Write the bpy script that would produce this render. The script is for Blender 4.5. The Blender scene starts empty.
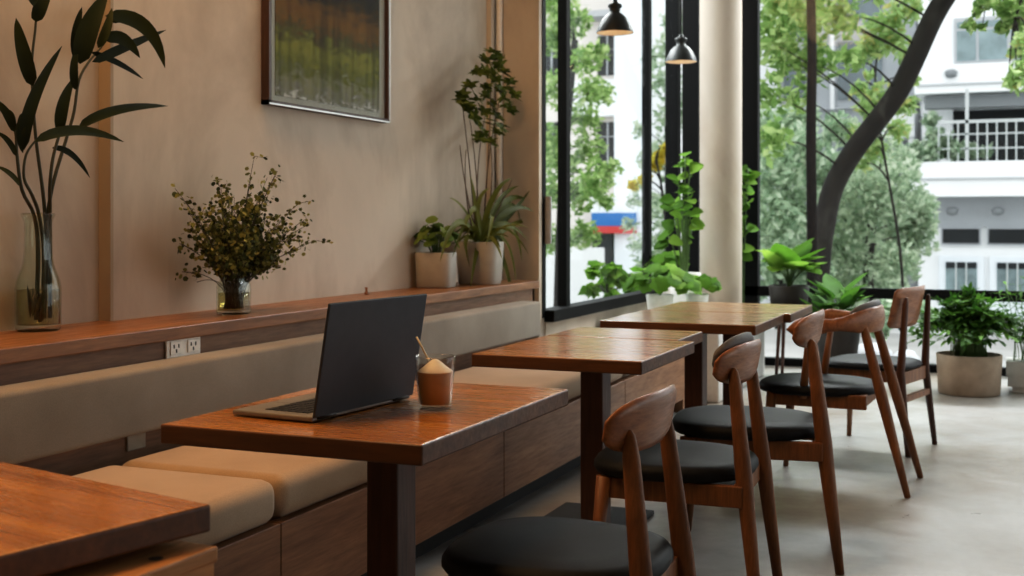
import bpy, bmesh, math, random
from mathutils import Vector, Matrix
random.seed(7)
R = math.radians
scene = bpy.context.scene
COL = scene.collection
V = Vector

# ------------------------------------------------------------------ camera model (used to survey the place)
F = 1200.0; CX, CY = 512.0, 221.0; EYE = 1.19
CS, SN = 0.92388, 0.38268
def ray(px): return (px - CX) / F
def _pt(r, z, py):
    xc = r * z
    return V((CS*xc - SN*z, SN*xc + CS*z, EYE - (py - CY) * z / F))
def atY(px, py, Y):
    r = ray(px); return _pt(r, Y / (CS + SN*r), py)
def atX(px, py, X):
    r = ray(px); return _pt(r, X / (CS*r - SN), py)

# ------------------------------------------------------------------ materials
def new_mat(name):
    m = bpy.data.materials.new(name); m.use_nodes = True
    nt = m.node_tree
    return m, nt, nt.nodes['Principled BSDF']
def ramp(nt, fac, stops):
    n = nt.nodes.new('ShaderNodeValToRGB')
    el = n.color_ramp.elements
    while len(el) < len(stops): el.new(0.5)
    for e, (p, c) in zip(el, stops):
        e.position = p; e.color = (*c, 1)
    nt.links.new(fac, n.inputs[0]); return n.outputs[0]
def coords(nt, kind='Object', scale=(1,1,1), rot=(0,0,0), loc=(0,0,0)):
    t = nt.nodes.new('ShaderNodeTexCoord'); mp = nt.nodes.new('ShaderNodeMapping')
    mp.inputs['Scale'].default_value = scale; mp.inputs['Rotation'].default_value = rot; mp.inputs['Location'].default_value = loc
    nt.links.new(t.outputs[kind], mp.inputs[0]); return mp.outputs[0]
def noise(nt, vec, scale, detail=4, rough=0.55, dist=0.0):
    n = nt.nodes.new('ShaderNodeTexNoise'); n.inputs['Scale'].default_value = scale
    n.inputs['Detail'].default_value = detail; n.inputs['Roughness'].default_value = rough; n.inputs['Distortion'].default_value = dist
    nt.links.new(vec, n.inputs['Vector']); return n.outputs[0]
def bump(nt, bsdf, h, strength, dist=0.01):
    b = nt.nodes.new('ShaderNodeBump'); b.inputs['Strength'].default_value = strength; b.inputs['Distance'].default_value = dist
    nt.links.new(h, b.inputs['Height']); nt.links.new(b.outputs[0], bsdf.inputs['Normal'])
def mixc(nt, fac, a, b, mode='MIX'):
    n = nt.nodes.new('ShaderNodeMix'); n.data_type = 'RGBA'; n.blend_type = mode
    if isinstance(fac, (int, float)): n.inputs[0].default_value = fac
    else: nt.links.new(fac, n.inputs[0])
    for i, s in ((6, a), (7, b)):
        if isinstance(s, tuple): n.inputs[i].default_value = (*s, 1)
        else: nt.links.new(s, n.inputs[i])
    return n.outputs[2]

def plain(name, c, rough=0.5, metal=0.0, spec=0.5, var=0.0, nscale=30):
    m, nt, b = new_mat(name)
    b.inputs['Roughness'].default_value = rough; b.inputs['Metallic'].default_value = metal
    b.inputs['Specular IOR Level'].default_value = spec
    v = coords(nt); n = noise(nt, v, nscale)
    k = var if var else 0.06
    col = ramp(nt, n, [(0.3, tuple(x*(1-k) for x in c)), (0.7, tuple(min(1, x*(1+k)) for x in c))])
    nt.links.new(col, b.inputs['Base Color'])
    return m
def wood(name, dark, light, axis='y', rough=0.35, scale=1.0, coat=0.0, kind='Object'):
    m, nt, b = new_mat(name)
    s = {'x': (1.2, 14, 14), 'y': (14, 1.2, 14), 'z': (14, 14, 1.2)}[axis]
    v = coords(nt, kind, tuple(q*scale for q in s))
    n1 = noise(nt, v, 1.6, 6, 0.6, 0.6); n2 = noise(nt, v, 7.0, 5, 0.7, 0.2)
    c1 = ramp(nt, n1, [(0.3, dark), (0.52, tuple((a+c)/2 for a, c in zip(dark, light))), (0.72, light)])
    c2 = ramp(nt, n2, [(0.35, (0.62, 0.62, 0.62)), (0.65, (1, 1, 1))])
    nt.links.new(mixc(nt, 0.75, c1, c2, 'MULTIPLY'), b.inputs['Base Color'])
    rr = ramp(nt, n2, [(0.3, (rough+0.1,)*3), (0.7, (rough-0.06,)*3)])
    nt.links.new(rr, b.inputs['Roughness'])
    b.inputs['Coat Weight'].default_value = coat; b.inputs['Coat Roughness'].default_value = 0.16
    return m
def leafmat(name, stops, trans=0.35, rough=0.55):
    m, nt, b = new_mat(name)
    g = nt.nodes.new('ShaderNodeNewGeometry')
    col = ramp(nt, g.outputs['Random Per Island'], stops)
    v = coords(nt); n = noise(nt, v, 9.0, 2)
    col = mixc(nt, 0.5, col, ramp(nt, n, [(0.3, (0.55,)*3), (0.7, (1, 1, 1))]), 'MULTIPLY')
    nt.links.new(col, b.inputs['Base Color']); b.inputs['Roughness'].default_value = rough; b.inputs['Specular IOR Level'].default_value = 0.12
    t = nt.nodes.new('ShaderNodeBsdfTranslucent'); nt.links.new(col, t.inputs[0])
    mx = nt.nodes.new('ShaderNodeMixShader'); mx.inputs[0].default_value = trans
    nt.links.new(b.outputs[0], mx.inputs[1]); nt.links.new(t.outputs[0], mx.inputs[2])
    nt.links.new(mx.outputs[0], nt.nodes['Material Output'].inputs[0])
    return m
def pane_mat(name, tint=(0.97, 0.99, 0.98), refl=1.0):
    m = bpy.data.materials.new(name); m.use_nodes = True; nt = m.node_tree; nt.nodes.clear()
    o = nt.nodes.new('ShaderNodeOutputMaterial'); tr = nt.nodes.new('ShaderNodeBsdfTransparent'); gl = nt.nodes.new('ShaderNodeBsdfGlossy')
    tr.inputs[0].default_value = (*tint, 1); gl.inputs['Roughness'].default_value = 0.02
    fr = nt.nodes.new('ShaderNodeLayerWeight'); fr.inputs['Blend'].default_value = 0.5
    pw = nt.nodes.new('ShaderNodeMath'); pw.operation = 'POWER'; pw.inputs[1].default_value = 5.0
    nt.links.new(fr.outputs['Facing'], pw.inputs[0])
    mu = nt.nodes.new('ShaderNodeMath'); mu.operation = 'MULTIPLY_ADD'; mu.inputs[1].default_value = 0.9*refl; mu.inputs[2].default_value = 0.04*refl
    nt.links.new(pw.outputs[0], mu.inputs[0])
    mx = nt.nodes.new('ShaderNodeMixShader'); nt.links.new(mu.outputs[0], mx.inputs[0])
    nt.links.new(tr.outputs[0], mx.inputs[1]); nt.links.new(gl.outputs[0], mx.inputs[2]); nt.links.new(mx.outputs[0], o.inputs[0])
    return m
def glass_mat(name, tint=(0.95, 0.97, 0.95), rough=0.0):
    m, nt, b = new_mat(name)
    b.inputs['Base Color'].default_value = (*tint, 1); b.inputs['Roughness'].default_value = rough
    b.inputs['Transmission Weight'].default_value = 1.0; b.inputs['IOR'].default_value = 1.45
    return m
def emit_mat(name, c, s):
    m, nt, b = new_mat(name)
    b.inputs['Emission Color'].default_value = (*c, 1); b.inputs['Emission Strength'].default_value = s
    b.inputs['Base Color'].default_value = (*c, 1)
    return m
def plaster(name, a, c, scale=1.2):
    m, nt, b = new_mat(name)
    v = coords(nt, 'Object', (1, 1, 0.55)); n1 = noise(nt, v, scale, 6, 0.6, 0.4); n2 = noise(nt, v, 45, 4, 0.6)
    col = ramp(nt, n1, [(0.3, a), (0.55, c), (0.75, tuple(x*0.93 for x in c))])
    nt.links.new(col, b.inputs['Base Color']); b.inputs['Roughness'].default_value = 0.8
    bump(nt, b, n2, 0.08, 0.004); return m

M = {}
M['wall'] = plaster('plaster_wall', (0.41, 0.345, 0.28), (0.60, 0.53, 0.445), 1.5)
M['ceil'] = plaster('ceiling_paint', (0.5, 0.46, 0.42), (0.55, 0.51, 0.47))
M['step'] = plaster('step_plaster', (0.34, 0.275, 0.205), (0.43, 0.355, 0.27))
# floor: polished concrete
m, nt, b = new_mat('polished_concrete')
v = coords(nt); n1 = noise(nt, v, 0.9, 8, 0.62, 0.5); n2 = noise(nt, v, 6, 6, 0.65); n3 = noise(nt, v, 60, 3)
c1 = ramp(nt, n1, [(0.30, (0.19, 0.150, 0.115)), (0.47, (0.29, 0.272, 0.25)), (0.56, (0.335, 0.328, 0.315)), (0.70, (0.42, 0.42, 0.415))])
c2 = ramp(nt, n2, [(0.3, (0.72,)*3), (0.7, (1.0,)*3)])
nt.links.new(mixc(nt, 0.7, c1, c2, 'MULTIPLY'), b.inputs['Base Color'])
nt.links.new(ramp(nt, n2, [(0.3, (0.42,)*3), (0.7, (0.27,)*3)]), b.inputs['Roughness'])
bump(nt, b, n3, 0.03, 0.002); M['floor'] = m
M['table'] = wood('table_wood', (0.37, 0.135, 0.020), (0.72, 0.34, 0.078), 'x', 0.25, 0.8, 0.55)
M['table_edge_shade'] = wood('table_edge_shade_wood', (0.10, 0.037, 0.012), (0.20, 0.078, 0.026), 'x', 0.4, 0.8)  # table wood darkened so the edge colour carries their shade
M['table_dark'] = wood('table_leg_wood', (0.060, 0.020, 0.009), (0.12, 0.042, 0.018), 'z', 0.4)
M['table_far'] = wood('table_wood_pale', (0.34, 0.16, 0.05), (0.60, 0.33, 0.12), 'x', 0.25, 0.8, 0.55)
M['chair'] = wood('chair_walnut', (0.15, 0.056, 0.018), (0.32, 0.135, 0.045), 'z', 0.48, 1.6, 0.0)
M['chair_back'] = wood('chair_back_walnut', (0.22, 0.078, 0.024), (0.44, 0.185, 0.068), 'y', 0.42, 1.6, 0.1)
M['bench'] = wood('bench_veneer', (0.21, 0.092, 0.038), (0.40, 0.205, 0.10), 'y', 0.42, 0.7)
M['shelf'] = wood('shelf_wood', (0.23, 0.092, 0.028), (0.44, 0.205, 0.08), 'y', 0.36, 0.8, 0.1)
M['fascia'] = wood('fascia_wood', (0.19, 0.088, 0.04), (0.32, 0.17, 0.088), 'y', 0.45, 0.9)
M['stool'] = wood('stool_wood', (0.48, 0.22, 0.075), (0.68, 0.37, 0.15), 'y', 0.4, 1.0)
M['leather'] = plain('black_leather', (0.008, 0.009, 0.011), 0.55, 0, 0.16, 0.2, 60)
M['pad'] = plain('grey_back_pad', (0.13, 0.125, 0.125), 0.6, 0, 0.4, 0.1, 50)
# cushion fabric
def fabric(name, a, c):
    m, nt, b = new_mat(name)
    v = coords(nt); n1 = noise(nt, v, 2.5, 4); n2 = noise(nt, v, 320, 2)
    col = ramp(nt, n1, [(0.3, a), (0.7, c)])
    col = mixc(nt, 0.5, col, ramp(nt, n2, [(0.35, (0.7,)*3), (0.65, (1,)*3)]), 'MULTIPLY')
    nt.links.new(col, b.inputs['Base Color']); b.inputs['Roughness'].default_value = 0.9
    b.inputs['Sheen Weight'].default_value = 0.15
    bump(nt, b, n2, 0.15, 0.002); return m
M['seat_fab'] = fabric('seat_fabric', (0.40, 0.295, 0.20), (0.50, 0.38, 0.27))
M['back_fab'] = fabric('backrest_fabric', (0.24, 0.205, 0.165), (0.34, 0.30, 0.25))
M['black'] = plain('black_frame_metal', (0.006, 0.0065, 0.007), 0.6, 0, 0.12)
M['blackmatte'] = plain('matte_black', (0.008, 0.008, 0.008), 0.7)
M['lamp'] = plain('lamp_green_black', (0.018, 0.022, 0.022), 0.45)
M['lampin'] = plain('lamp_inner_white', (0.6, 0.52, 0.43), 0.6)
M['bulb'] = emit_mat('warm_bulb', (1.0, 0.78, 0.5), 0.9)
M['column'] = plaster('column_plaster', (0.36, 0.30, 0.245), (0.43, 0.375, 0.315), 2.0)
M['white_plastic'] = plain('white_plastic', (0.86, 0.82, 0.76), 0.4)
M['slot'] = plain('socket_slots', (0.03, 0.03, 0.03), 0.5)
M['pale_plastic'] = plain('pale_socket_box', (0.42, 0.36, 0.28), 0.5)
M['pane'] = pane_mat('window_glass', refl=0.15)
M['art_glass'] = pane_mat('picture_glass', (0.98, 0.99, 0.98), 0.14)
M['vase_glass'] = pane_mat('vase_glass', (0.93, 0.945, 0.90), 1.3)
M['tumbler'] = pane_mat('tumbler_glass', (0.95, 0.95, 0.94), 1.5)
M['water'] = pane_mat('vase_water', (0.80, 0.76, 0.58), 0.6)
M['coffee'] = plain('milk_coffee', (0.86, 0.60, 0.40), 0.3, 0, 0.4, 0.15, 12)
M['foam'] = plain('milk_foam', (0.99, 0.90, 0.84), 0.5, 0, 0.4, 0.12, 25)
M['straw'] = plain('clear_straw', (0.80, 0.74, 0.60), 0.25)
M['laptop'] = plain('laptop_grey', (0.052, 0.061, 0.078), 0.5, 0.1, 0.4)
M['laptop_deck'] = plain('laptop_deck', (0.24, 0.23, 0.22), 0.4, 0.2)
M['keys'] = plain('laptop_keys', (0.012, 0.012, 0.013), 0.5)
M['screen'] = plain('laptop_screen', (0.01, 0.01, 0.012), 0.12)
M['pot'] = plain('beige_pot', (0.40, 0.375, 0.335), 0.75, 0, 0.3, 0.08, 14)
M['pot_white'] = plain('white_pot', (0.74, 0.73, 0.70), 0.6)
M['pot_dark'] = plain('dark_pot', (0.035, 0.032, 0.03), 0.6)
M['pot_stone'] = plain('stone_planter', (0.34, 0.275, 0.215), 0.85, 0, 0.3, 0.14, 10)
M['soil'] = plain('soil', (0.035, 0.024, 0.017), 0.95, 0, 0.2, 0.4, 60)
M['picture_frame'] = wood('picture_frame_wood', (0.055, 0.025, 0.014), (0.10, 0.05, 0.03), 'z', 0.4)
M['silver'] = plain('silver_edge', (0.55, 0.54, 0.52), 0.3, 0.7)
M['mat'] = plain('picture_mat', (0.42, 0.41, 0.36), 0.7)
# the print, with window reflections painted into its colours
m, nt, b = new_mat('woodland_reflection_print')
v = coords(nt, 'Generated', (1, 1, 1)); sx = nt.nodes.new('ShaderNodeSeparateXYZ'); nt.links.new(v, sx.inputs[0])
v2 = coords(nt, 'Generated', (1, 4.0, 13.0)); n1 = noise(nt, v2, 3.0, 8, 0.75, 1.0)
v3 = coords(nt, 'Generated', (1, 9, 0.7)); n3 = noise(nt, v3, 2.0, 3, 0.5)
ad = nt.nodes.new('ShaderNodeMath'); ad.operation = 'MULTIPLY_ADD'; ad.inputs[1].default_value = 0.62
zz = nt.nodes.new('ShaderNodeMath'); zz.operation = 'MULTIPLY'; zz.inputs[1].default_value = 1.5; nt.links.new(sx.outputs[2], zz.inputs[0])
nt.links.new(n1, ad.inputs[0]); nt.links.new(zz.outputs[0], ad.inputs[2])
c = ramp(nt, ad.outputs[0], [(0.18, (0.42, 0.42, 0.41)), (0.27, (0.60, 0.60, 0.58)), (0.34, (0.22, 0.22, 0.18)), (0.42, (0.26, 0.26, 0.15)),
   (0.50, (0.13, 0.14, 0.03)), (0.60, (0.27, 0.27, 0.05)), (0.70, (0.08, 0.075, 0.025)), (0.80, (0.24, 0.12, 0.02)), (0.95, (0.04, 0.03, 0.012))])
c = mixc(nt, 0.65, c, ramp(nt, n3, [(0.36, (0.32, 0.33, 0.33)), (0.55, (1, 1, 1))]), 'MULTIPLY')  # dark upright bars imitate reflected window frames
nt.links.new(c, b.inputs['Base Color']); b.inputs['Roughness'].default_value = 0.8; b.inputs['Specular IOR Level'].default_value = 0.05; M['print'] = m
# leaves
G = leafmat
M['lf_bamboo'] = G('bamboo_leaf', [(0.0, (0.016, 0.022, 0.008)), (0.55, (0.032, 0.040, 0.011)), (0.8, (0.075, 0.08, 0.018)), (1.0, (0.22, 0.19, 0.045))], 0.2)
M['st_bamboo'] = plain('bamboo_stem', (0.042, 0.045, 0.02), 0.5)
M['lf_bouquet'] = G('bouquet_leaf', [(0.0, (0.03, 0.042, 0.018)), (0.35, (0.09, 0.105, 0.03)), (0.65, (0.24, 0.25, 0.07)), (1.0, (0.46, 0.43, 0.14))], 0.25)
M['st_bouquet'] = plain('bouquet_stem', (0.055, 0.04, 0.022), 0.7)
M['lf_round'] = G('round_leaf', [(0, (0.09, 0.15, 0.03)), (0.5, (0.18, 0.27, 0.055)), (1, (0.30, 0.40, 0.11))], 0.3)
M['lf_scheff'] = G('umbrella_plant_leaf', [(0, (0.05, 0.075, 0.014)), (0.6, (0.12, 0.155, 0.025)), (1, (0.22, 0.25, 0.05))], 0.3)
M['lf_spider'] = G('strap_leaf', [(0, (0.07, 0.09, 0.014)), (0.6, (0.16, 0.18, 0.03)), (1, (0.31, 0.31, 0.09))], 0.3)
M['lf_bright'] = G('bright_leaf', [(0, (0.075, 0.17, 0.02)), (0.5, (0.14, 0.285, 0.04)), (1, (0.26, 0.42, 0.08))], 0.5)
M['lf_deep'] = G('deep_leaf', [(0, (0.035, 0.09, 0.016)), (0.5, (0.075, 0.18, 0.028)), (1, (0.15, 0.30, 0.05))], 0.35)
M['lf_fern'] = G('fern_leaf', [(0, (0.025, 0.07, 0.012)), (0.5, (0.06, 0.155, 0.022)), (1, (0.15, 0.30, 0.05))], 0.35)
M['lf_tree'] = G('street_tree_leaf', [(0, (0.18, 0.31, 0.10)), (0.5, (0.38, 0.54, 0.21)), (1, (0.64, 0.76, 0.40))], 0.5)
M['lf_pale'] = G('pale_tree_leaf', [(0, (0.28, 0.38, 0.26)), (0.5, (0.55, 0.65, 0.49)), (1, (0.80, 0.86, 0.70))], 0.55)
M['lf_dusky'] = G('dusky_bush_leaf', [(0, (0.28, 0.39, 0.27)), (0.5, (0.54, 0.66, 0.49)), (1, (0.82, 0.88, 0.74))], 0.6)
M['lf_young'] = G('young_leaf', [(0, (0.36, 0.52, 0.22)), (0.75, (0.58, 0.72, 0.38)), (1, (0.70, 0.66, 0.30))], 0.5)
M['lf_yellow'] = G('yellow_leaf', [(0, (0.55, 0.50, 0.08)), (0.6, (0.75, 0.58, 0.08)), (1, (0.62, 0.70, 0.22))], 0.5)
M['stem_green'] = plain('green_stem', (0.07, 0.13, 0.03), 0.6)
M['stem_brown'] = plain('woody_stem', (0.09, 0.06, 0.038), 0.8)
m, nt, b = new_mat('tree_bark'); v = coords(nt, 'Object', (1, 1, 0.35)); n1 = noise(nt, v, 7, 6, 0.65, 0.6)
nt.links.new(ramp(nt, n1, [(0.3, (0.012, 0.010, 0.009)), (0.55, (0.03, 0.025, 0.022)), (0.75, (0.075, 0.068, 0.06))]), b.inputs['Base Color'])
b.inputs['Roughness'].default_value = 0.9; bump(nt, b, n1, 0.5, 0.02); M['bark'] = m
M['trunk_dark'] = plain('slender_trunk_bark', (0.014, 0.011, 0.010), 0.9, 0, 0.2, 0.3, 20)
M['bwhite'] = plaster('white_render', (0.74, 0.75, 0.76), (0.84, 0.85, 0.86), 0.4)
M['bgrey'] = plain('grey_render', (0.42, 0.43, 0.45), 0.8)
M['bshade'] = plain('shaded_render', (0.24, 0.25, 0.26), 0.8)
M['bblue'] = plaster('pale_blue_render', (0.70, 0.75, 0.80), (0.80, 0.84, 0.88), 0.4)
M['bpink'] = plaster('warm_render', (0.62, 0.57, 0.53), (0.72, 0.67, 0.63), 0.4)
M['bdark'] = plain('dark_window', (0.02, 0.023, 0.026), 0.3, 0, 0.4, 0.3, 2)
M['bglass'] = plain('curtained_window', (0.20, 0.25, 0.26), 0.25, 0, 0.6, 0.25, 3)
M['bglass2'] = plain('grey_glass', (0.15, 0.175, 0.19), 0.2, 0, 0.6, 0.25, 0.6)
M['rail'] = plain('white_railing', (0.50, 0.52, 0.52), 0.5)
M['sign_blue'] = plain('sign_blue', (0.03, 0.16, 0.42), 0.5)
M['sign_red'] = plain('sign_red', (0.50, 0.05, 0.05), 0.5)
M['street'] = plain('street_paving', (0.40, 0.40, 0.39), 0.85, 0, 0.3, 0.15, 1.5)
M['terrace'] = plain('terrace_concrete', (0.24, 0.235, 0.23), 0.8, 0, 0.3, 0.12, 2)
M['plinth'] = plain('pale_plinth', (0.52, 0.51, 0.49), 0.7)
M['teal'] = plain('teal_tarpaulin', (0.05, 0.36, 0.36), 0.6)
M['crate'] = plain('pale_planter_box', (0.50, 0.49, 0.46), 0.7)

# ------------------------------------------------------------------ mesh helpers
class MB:
    def __init__(s): s.v = []; s.f = []; s.mi = []; s.sm = []; s.cur = 0
    def add(s, vs, fs, smooth=False):
        o = len(s.v); s.v += [tuple(p) for p in vs]
        for f in fs: s.f.append([i+o for i in f]); s.mi.append(s.cur); s.sm.append(smooth)
    def box(s, a, b, M4=None):
        x0, y0, z0 = a; x1, y1, z1 = b
        vs = [V((x, y, z)) for z in (z0, z1) for y in (y0, y1) for x in (x0, x1)]
        if M4: vs = [M4 @ p for p in vs]
        s.add(vs, [(0,2,3,1),(4,5,7,6),(0,1,5,4),(2,6,7,3),(0,4,6,2),(1,3,7,5)])
    def rbox(s, a, b, r, n=4, M4=None, smooth=True):
        """box with rounded edges"""
        bm = bmesh.new()
        vs = [bm.verts.new((x, y, z)) for z in (a[2], b[2]) for y in (a[1], b[1]) for x in (a[0], b[0])]
        for f in [(0,2,3,1),(4,5,7,6),(0,1,5,4),(2,6,7,3),(0,4,6,2),(1,3,7,5)]: bm.faces.new([vs[i] for i in f])
        bmesh.ops.bevel(bm, geom=bm.edges[:], offset=r, segments=n, profile=0.5, affect='EDGES')
        bm.verts.index_update()
        P = [v.co.copy() for v in bm.verts]
        if M4: P = [M4 @ p for p in P]
        s.add(P, [[v.index for v in f.verts] for f in bm.faces], smooth); bm.free()
    def tube(s, path, rad, n=8, caps=True, flat=1.0, up=None):
        path = [V(p) for p in path]; rings = []; a = None
        if not isinstance(rad, (list, tuple)): rad = [rad]*len(path)
        for i, p in enumerate(path):
            t = (path[min(i+1, len(path)-1)] - path[max(i-1, 0)])
            if t.length < 1e-9: t = V((0,0,1))
            t.normalize()
            if a is None:
                ref = V((0,1,0)) if abs(t.y) < 0.8 else V((1,0,0)); a = t.cross(ref)
            a = a - t*a.dot(t)
            if a.length < 1e-6: a = t.cross(V((0.3,0.9,0.2)))
            a.normalize(); b = a.cross(t).normalized()
            rings.append([p + a*math.cos(2*math.pi*k/n)*rad[i] + b*math.sin(2*math.pi*k/n)*rad[i]*flat for k in range(n)])
        vs = [q for r in rings for q in r]; fs = []
        for i in range(len(rings)-1):
            for k in range(n): fs.append((i*n+k, i*n+(k+1) % n, (i+1)*n+(k+1) % n, (i+1)*n+k))
        if caps: fs.append(tuple(range(n-1, -1, -1))); fs.append(tuple((len(rings)-1)*n+k for k in range(n)))
        s.add(vs, fs, True)
    def lathe(s, prof, c=(0,0,0), n=32, close=False):
        vs = []; fs = []
        for (r, z) in prof:
            for k in range(n):
                a = 2*math.pi*k/n; vs.append((c[0]+r*math.cos(a), c[1]+r*math.sin(a), c[2]+z))
        m = len(prof)
        for i in range(m if close else m-1):
            j = (i+1) % m
            for k in range(n): fs.append((i*n+k, i*n+(k+1) % n, j*n+(k+1) % n, j*n+k))
        s.add(vs, fs, True)
    def sqlathe(s, prof, c=(0,0,0), n=40, e=4.0, rot=0):
        """rounded-square lathe (superellipse section)"""
        vs = []; fs = []
        for (r, z) in prof:
            for k in range(n):
                a = 2*math.pi*k/n; cc, ss = math.cos(a), math.sin(a)
                q = (abs(cc)**e + abs(ss)**e) ** (-1/e) * r
                x, y = q*cc, q*ss
                vs.append((c[0]+x*math.cos(rot)-y*math.sin(rot), c[1]+x*math.sin(rot)+y*math.cos(rot), c[2]+z))
        for i in range(len(prof)-1):
            for k in range(n): fs.append((i*n+k, i*n+(k+1) % n, (i+1)*n+(k+1) % n, (i+1)*n+k))
        s.add(vs, fs, True)
    def disc(s, c, r, n=32, smooth=False, e=2.0):
        vs = [V(c)]
        for k in range(n):
            a = 2*math.pi*k/n; cc, ss = math.cos(a), math.sin(a)
            q = (abs(cc)**e + abs(ss)**e) ** (-1/e) * r
            vs.append(V(c)+V((q*cc, q*ss, 0)))
        s.add(vs, [(0, 1+k, 1+(k+1) % n) for k in range(n)], smooth)
    def leaf(s, base, tip, w, nrm=None, segs=4, sag=0.0, fold=0.15, shape=0.45):
        """pointed leaf blade from base to tip"""
        base, tip = V(base), V(tip); d = tip-base; L = d.length
        if L < 1e-6: return
        t = d/L; n = V(nrm) if nrm is not None else V((random.uniform(-1,1), random.uniform(-1,1), random.uniform(0.2,1)))
        sd = t.cross(n)
        if sd.length < 1e-4: sd = t.cross(V((0.3, 0.7, 0.5)))
        sd.normalize(); nn = sd.cross(t).normalized()
        vs = [base]
        for i in range(1, segs):
            u = i/segs; prof = (u**shape)*((1-u)**0.75)*1.9
            c = base + d*u + V((0,0,1))*(sag*4*u*(1-u)) + nn*0
            hw = w*0.5*prof
            vs += [c + sd*hw + nn*hw*fold*2, c, c - sd*hw + nn*hw*fold*2]
        vs.append(tip); fs = []
        fs += [(0, 2, 1), (0, 3, 2)]
        for i in range(segs-2):
            a = 1+3*i; fs += [(a, a+1, a+4, a+3), (a+1, a+2, a+5, a+4)]
        a = 1+3*(segs-2); e = len(vs)-1; fs += [(a, a+1, e), (a+1, a+2, e)]
        s.add(vs, fs, True)
    def arcleaf(s, pts, w, nrm, shape=0.35):
        """blade following a polyline"""
        pts = [V(p) for p in pts]; n = len(pts); vs = []; fs = []
        for i, p in enumerate(pts):
            t = (pts[min(i+1, n-1)]-pts[max(i-1, 0)]).normalized(); sd = t.cross(V(nrm))
            if sd.length < 1e-4: sd = t.cross(V((0.2, 0.5, 0.8)))
            sd.normalize(); u = i/(n-1)
            hw = w*0.5*max(0.02, (max(u, 0.0)**shape)*((1-u)**0.7)*1.75)
            nn = sd.cross(t)
            vs += [p+sd*hw+nn*hw*0.25, p, p-sd*hw+nn*hw*0.25]
        for i in range(n-1):
            a = 3*i; fs += [(a, a+1, a+4, a+3), (a+1, a+2, a+5, a+4)]
        s.add(vs, fs, True)
    def quadleaf(s, c, size, ratio=0.5):
        """one small rhombic leaf, random turn"""
        d = V((random.gauss(0,1), random.gauss(0,1), random.gauss(-0.2,0.8))); d.normalize()
        e = d.cross(V((random.gauss(0,1), random.gauss(0,1), random.gauss(0,1))))
        if e.length < 1e-3: return
        e.normalize(); c = V(c)
        s.add([c-d*size*0.5, c+e*size*0.5*ratio+d*size*0.05, c+d*size*0.5, c-e*size*0.5*ratio+d*size*0.05], [(0,1,2,3)])
    def build(s, name, mats, parent=None, loc=None):
        me = bpy.data.meshes.new(name); me.from_pydata(s.v, [], s.f)
        if not isinstance(mats, (list, tuple)): mats = [mats]
        for k in mats: me.materials.append(M[k])
        me.polygons.foreach_set('material_index', s.mi); me.polygons.foreach_set('use_smooth', s.sm)
        bm = bmesh.new(); bm.from_mesh(me); 
        if len(bm.faces) < 20000: bmesh.ops.recalc_face_normals(bm, faces=bm.faces[:])
        bm.to_mesh(me); bm.free(); me.update()
        o = bpy.data.objects.new(name, me); COL.objects.link(o)
        if parent: o.parent = parent
        if loc is not None: o.location = loc
        return o
def qbez(p0, p1, p2, n=8):
    p0, p1, p2 = V(p0), V(p1), V(p2)
    return [p0*(1-t)**2 + p1*2*t*(1-t) + p2*t*t for t in [i/n for i in range(n+1)]]
def smooth_path(pts, k=4):
    pts = [V(p) for p in pts]; out = []
    for i in range(len(pts)-1):
        p0 = pts[max(i-1,0)]; p1 = pts[i]; p2 = pts[i+1]; p3 = pts[min(i+2, len(pts)-1)]
        for j in range(k):
            t = j/k
            out.append(0.5*((2*p1)+(p2-p0)*t+(2*p0-5*p1+4*p2-p3)*t*t+(3*p1-p0-3*p2+p3)*t**3))
    out.append(pts[-1]); return out
def tag(o, label, cat, group=None, kind=None):
    o['label'] = label; o['category'] = cat
    if group: o['group'] = group
    if kind: o['kind'] = kind
    return o
def thing(name, label, cat, loc=(0,0,0), rz=0, group=None):
    o = bpy.data.objects.new(name, None); COL.objects.link(o); o.empty_display_size = 0.05
    o.location = loc; o.rotation_euler = (0,0,rz); return tag(o, label, cat, group)
def struct(name, mb, mat, label=None, parent=None):
    o = mb.build(name, mat, parent)
    if parent is None: o['kind'] = 'structure'
    if label: o['label'] = label
    return o
def dup(root, loc, rz, label, group=None, name=None):
    r = root.copy(); COL.objects.link(r); r.location = loc; r.rotation_euler = (0,0,rz); r['label'] = label
    if group: r['group'] = group
    for ch in list(root.children):
        c = ch.copy(); COL.objects.link(c); c.parent = r
        for g in list(ch.children):
            d = g.copy(); COL.objects.link(d); d.parent = c
    return r
def bx(*ab):
    m = MB()
    for a, b in ab: m.box(a, b)
    return m

# ------------------------------------------------------------------ room shell
XW = -2.90          # plaster wall
XWIN = -2.62        # glazing plane at the left
YF = 10.0           # far glazing
CH = 4.1
struct('floor', bx(((-3.1, -2.2, -0.1), (3.6, YF+0.1, 0.0))), 'floor')
struct('ceiling', bx(((-3.1, -2.2, CH), (3.6, YF+0.1, CH+0.15))), 'ceil')
struct('wall_left', bx(((-3.1, 3.345, 0), (XW, 6.75, CH))), 'wall')
struct('wall_left.001', bx(((-3.1, -2.2, 0), (XW-0.05, 3.345, CH))), 'wall')
struct('wall_left.002', bx(((-3.1, 6.75, 0), (XWIN, 6.84, CH))), 'wall')
struct('wall_left.003', bx(((-2.72, 6.84, 0), (XWIN+0.01, YF, 0.575))), 'wall')
struct('wall_back', bx(((-3.1, -2.3, 0), (3.6, -2.2, CH))), 'wall')
struct('wall_right', bx(((3.5, -2.2, 0), (3.6, YF, 0.5)), ((3.5, -2.2, 2.9), (3.6, YF, CH)), ((3.5, -2.2, 0.5), (3.6, 3.0, 2.9)), ((3.5, 9.4, 0.5), (3.6, YF, 2.9))), 'wall')
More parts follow.
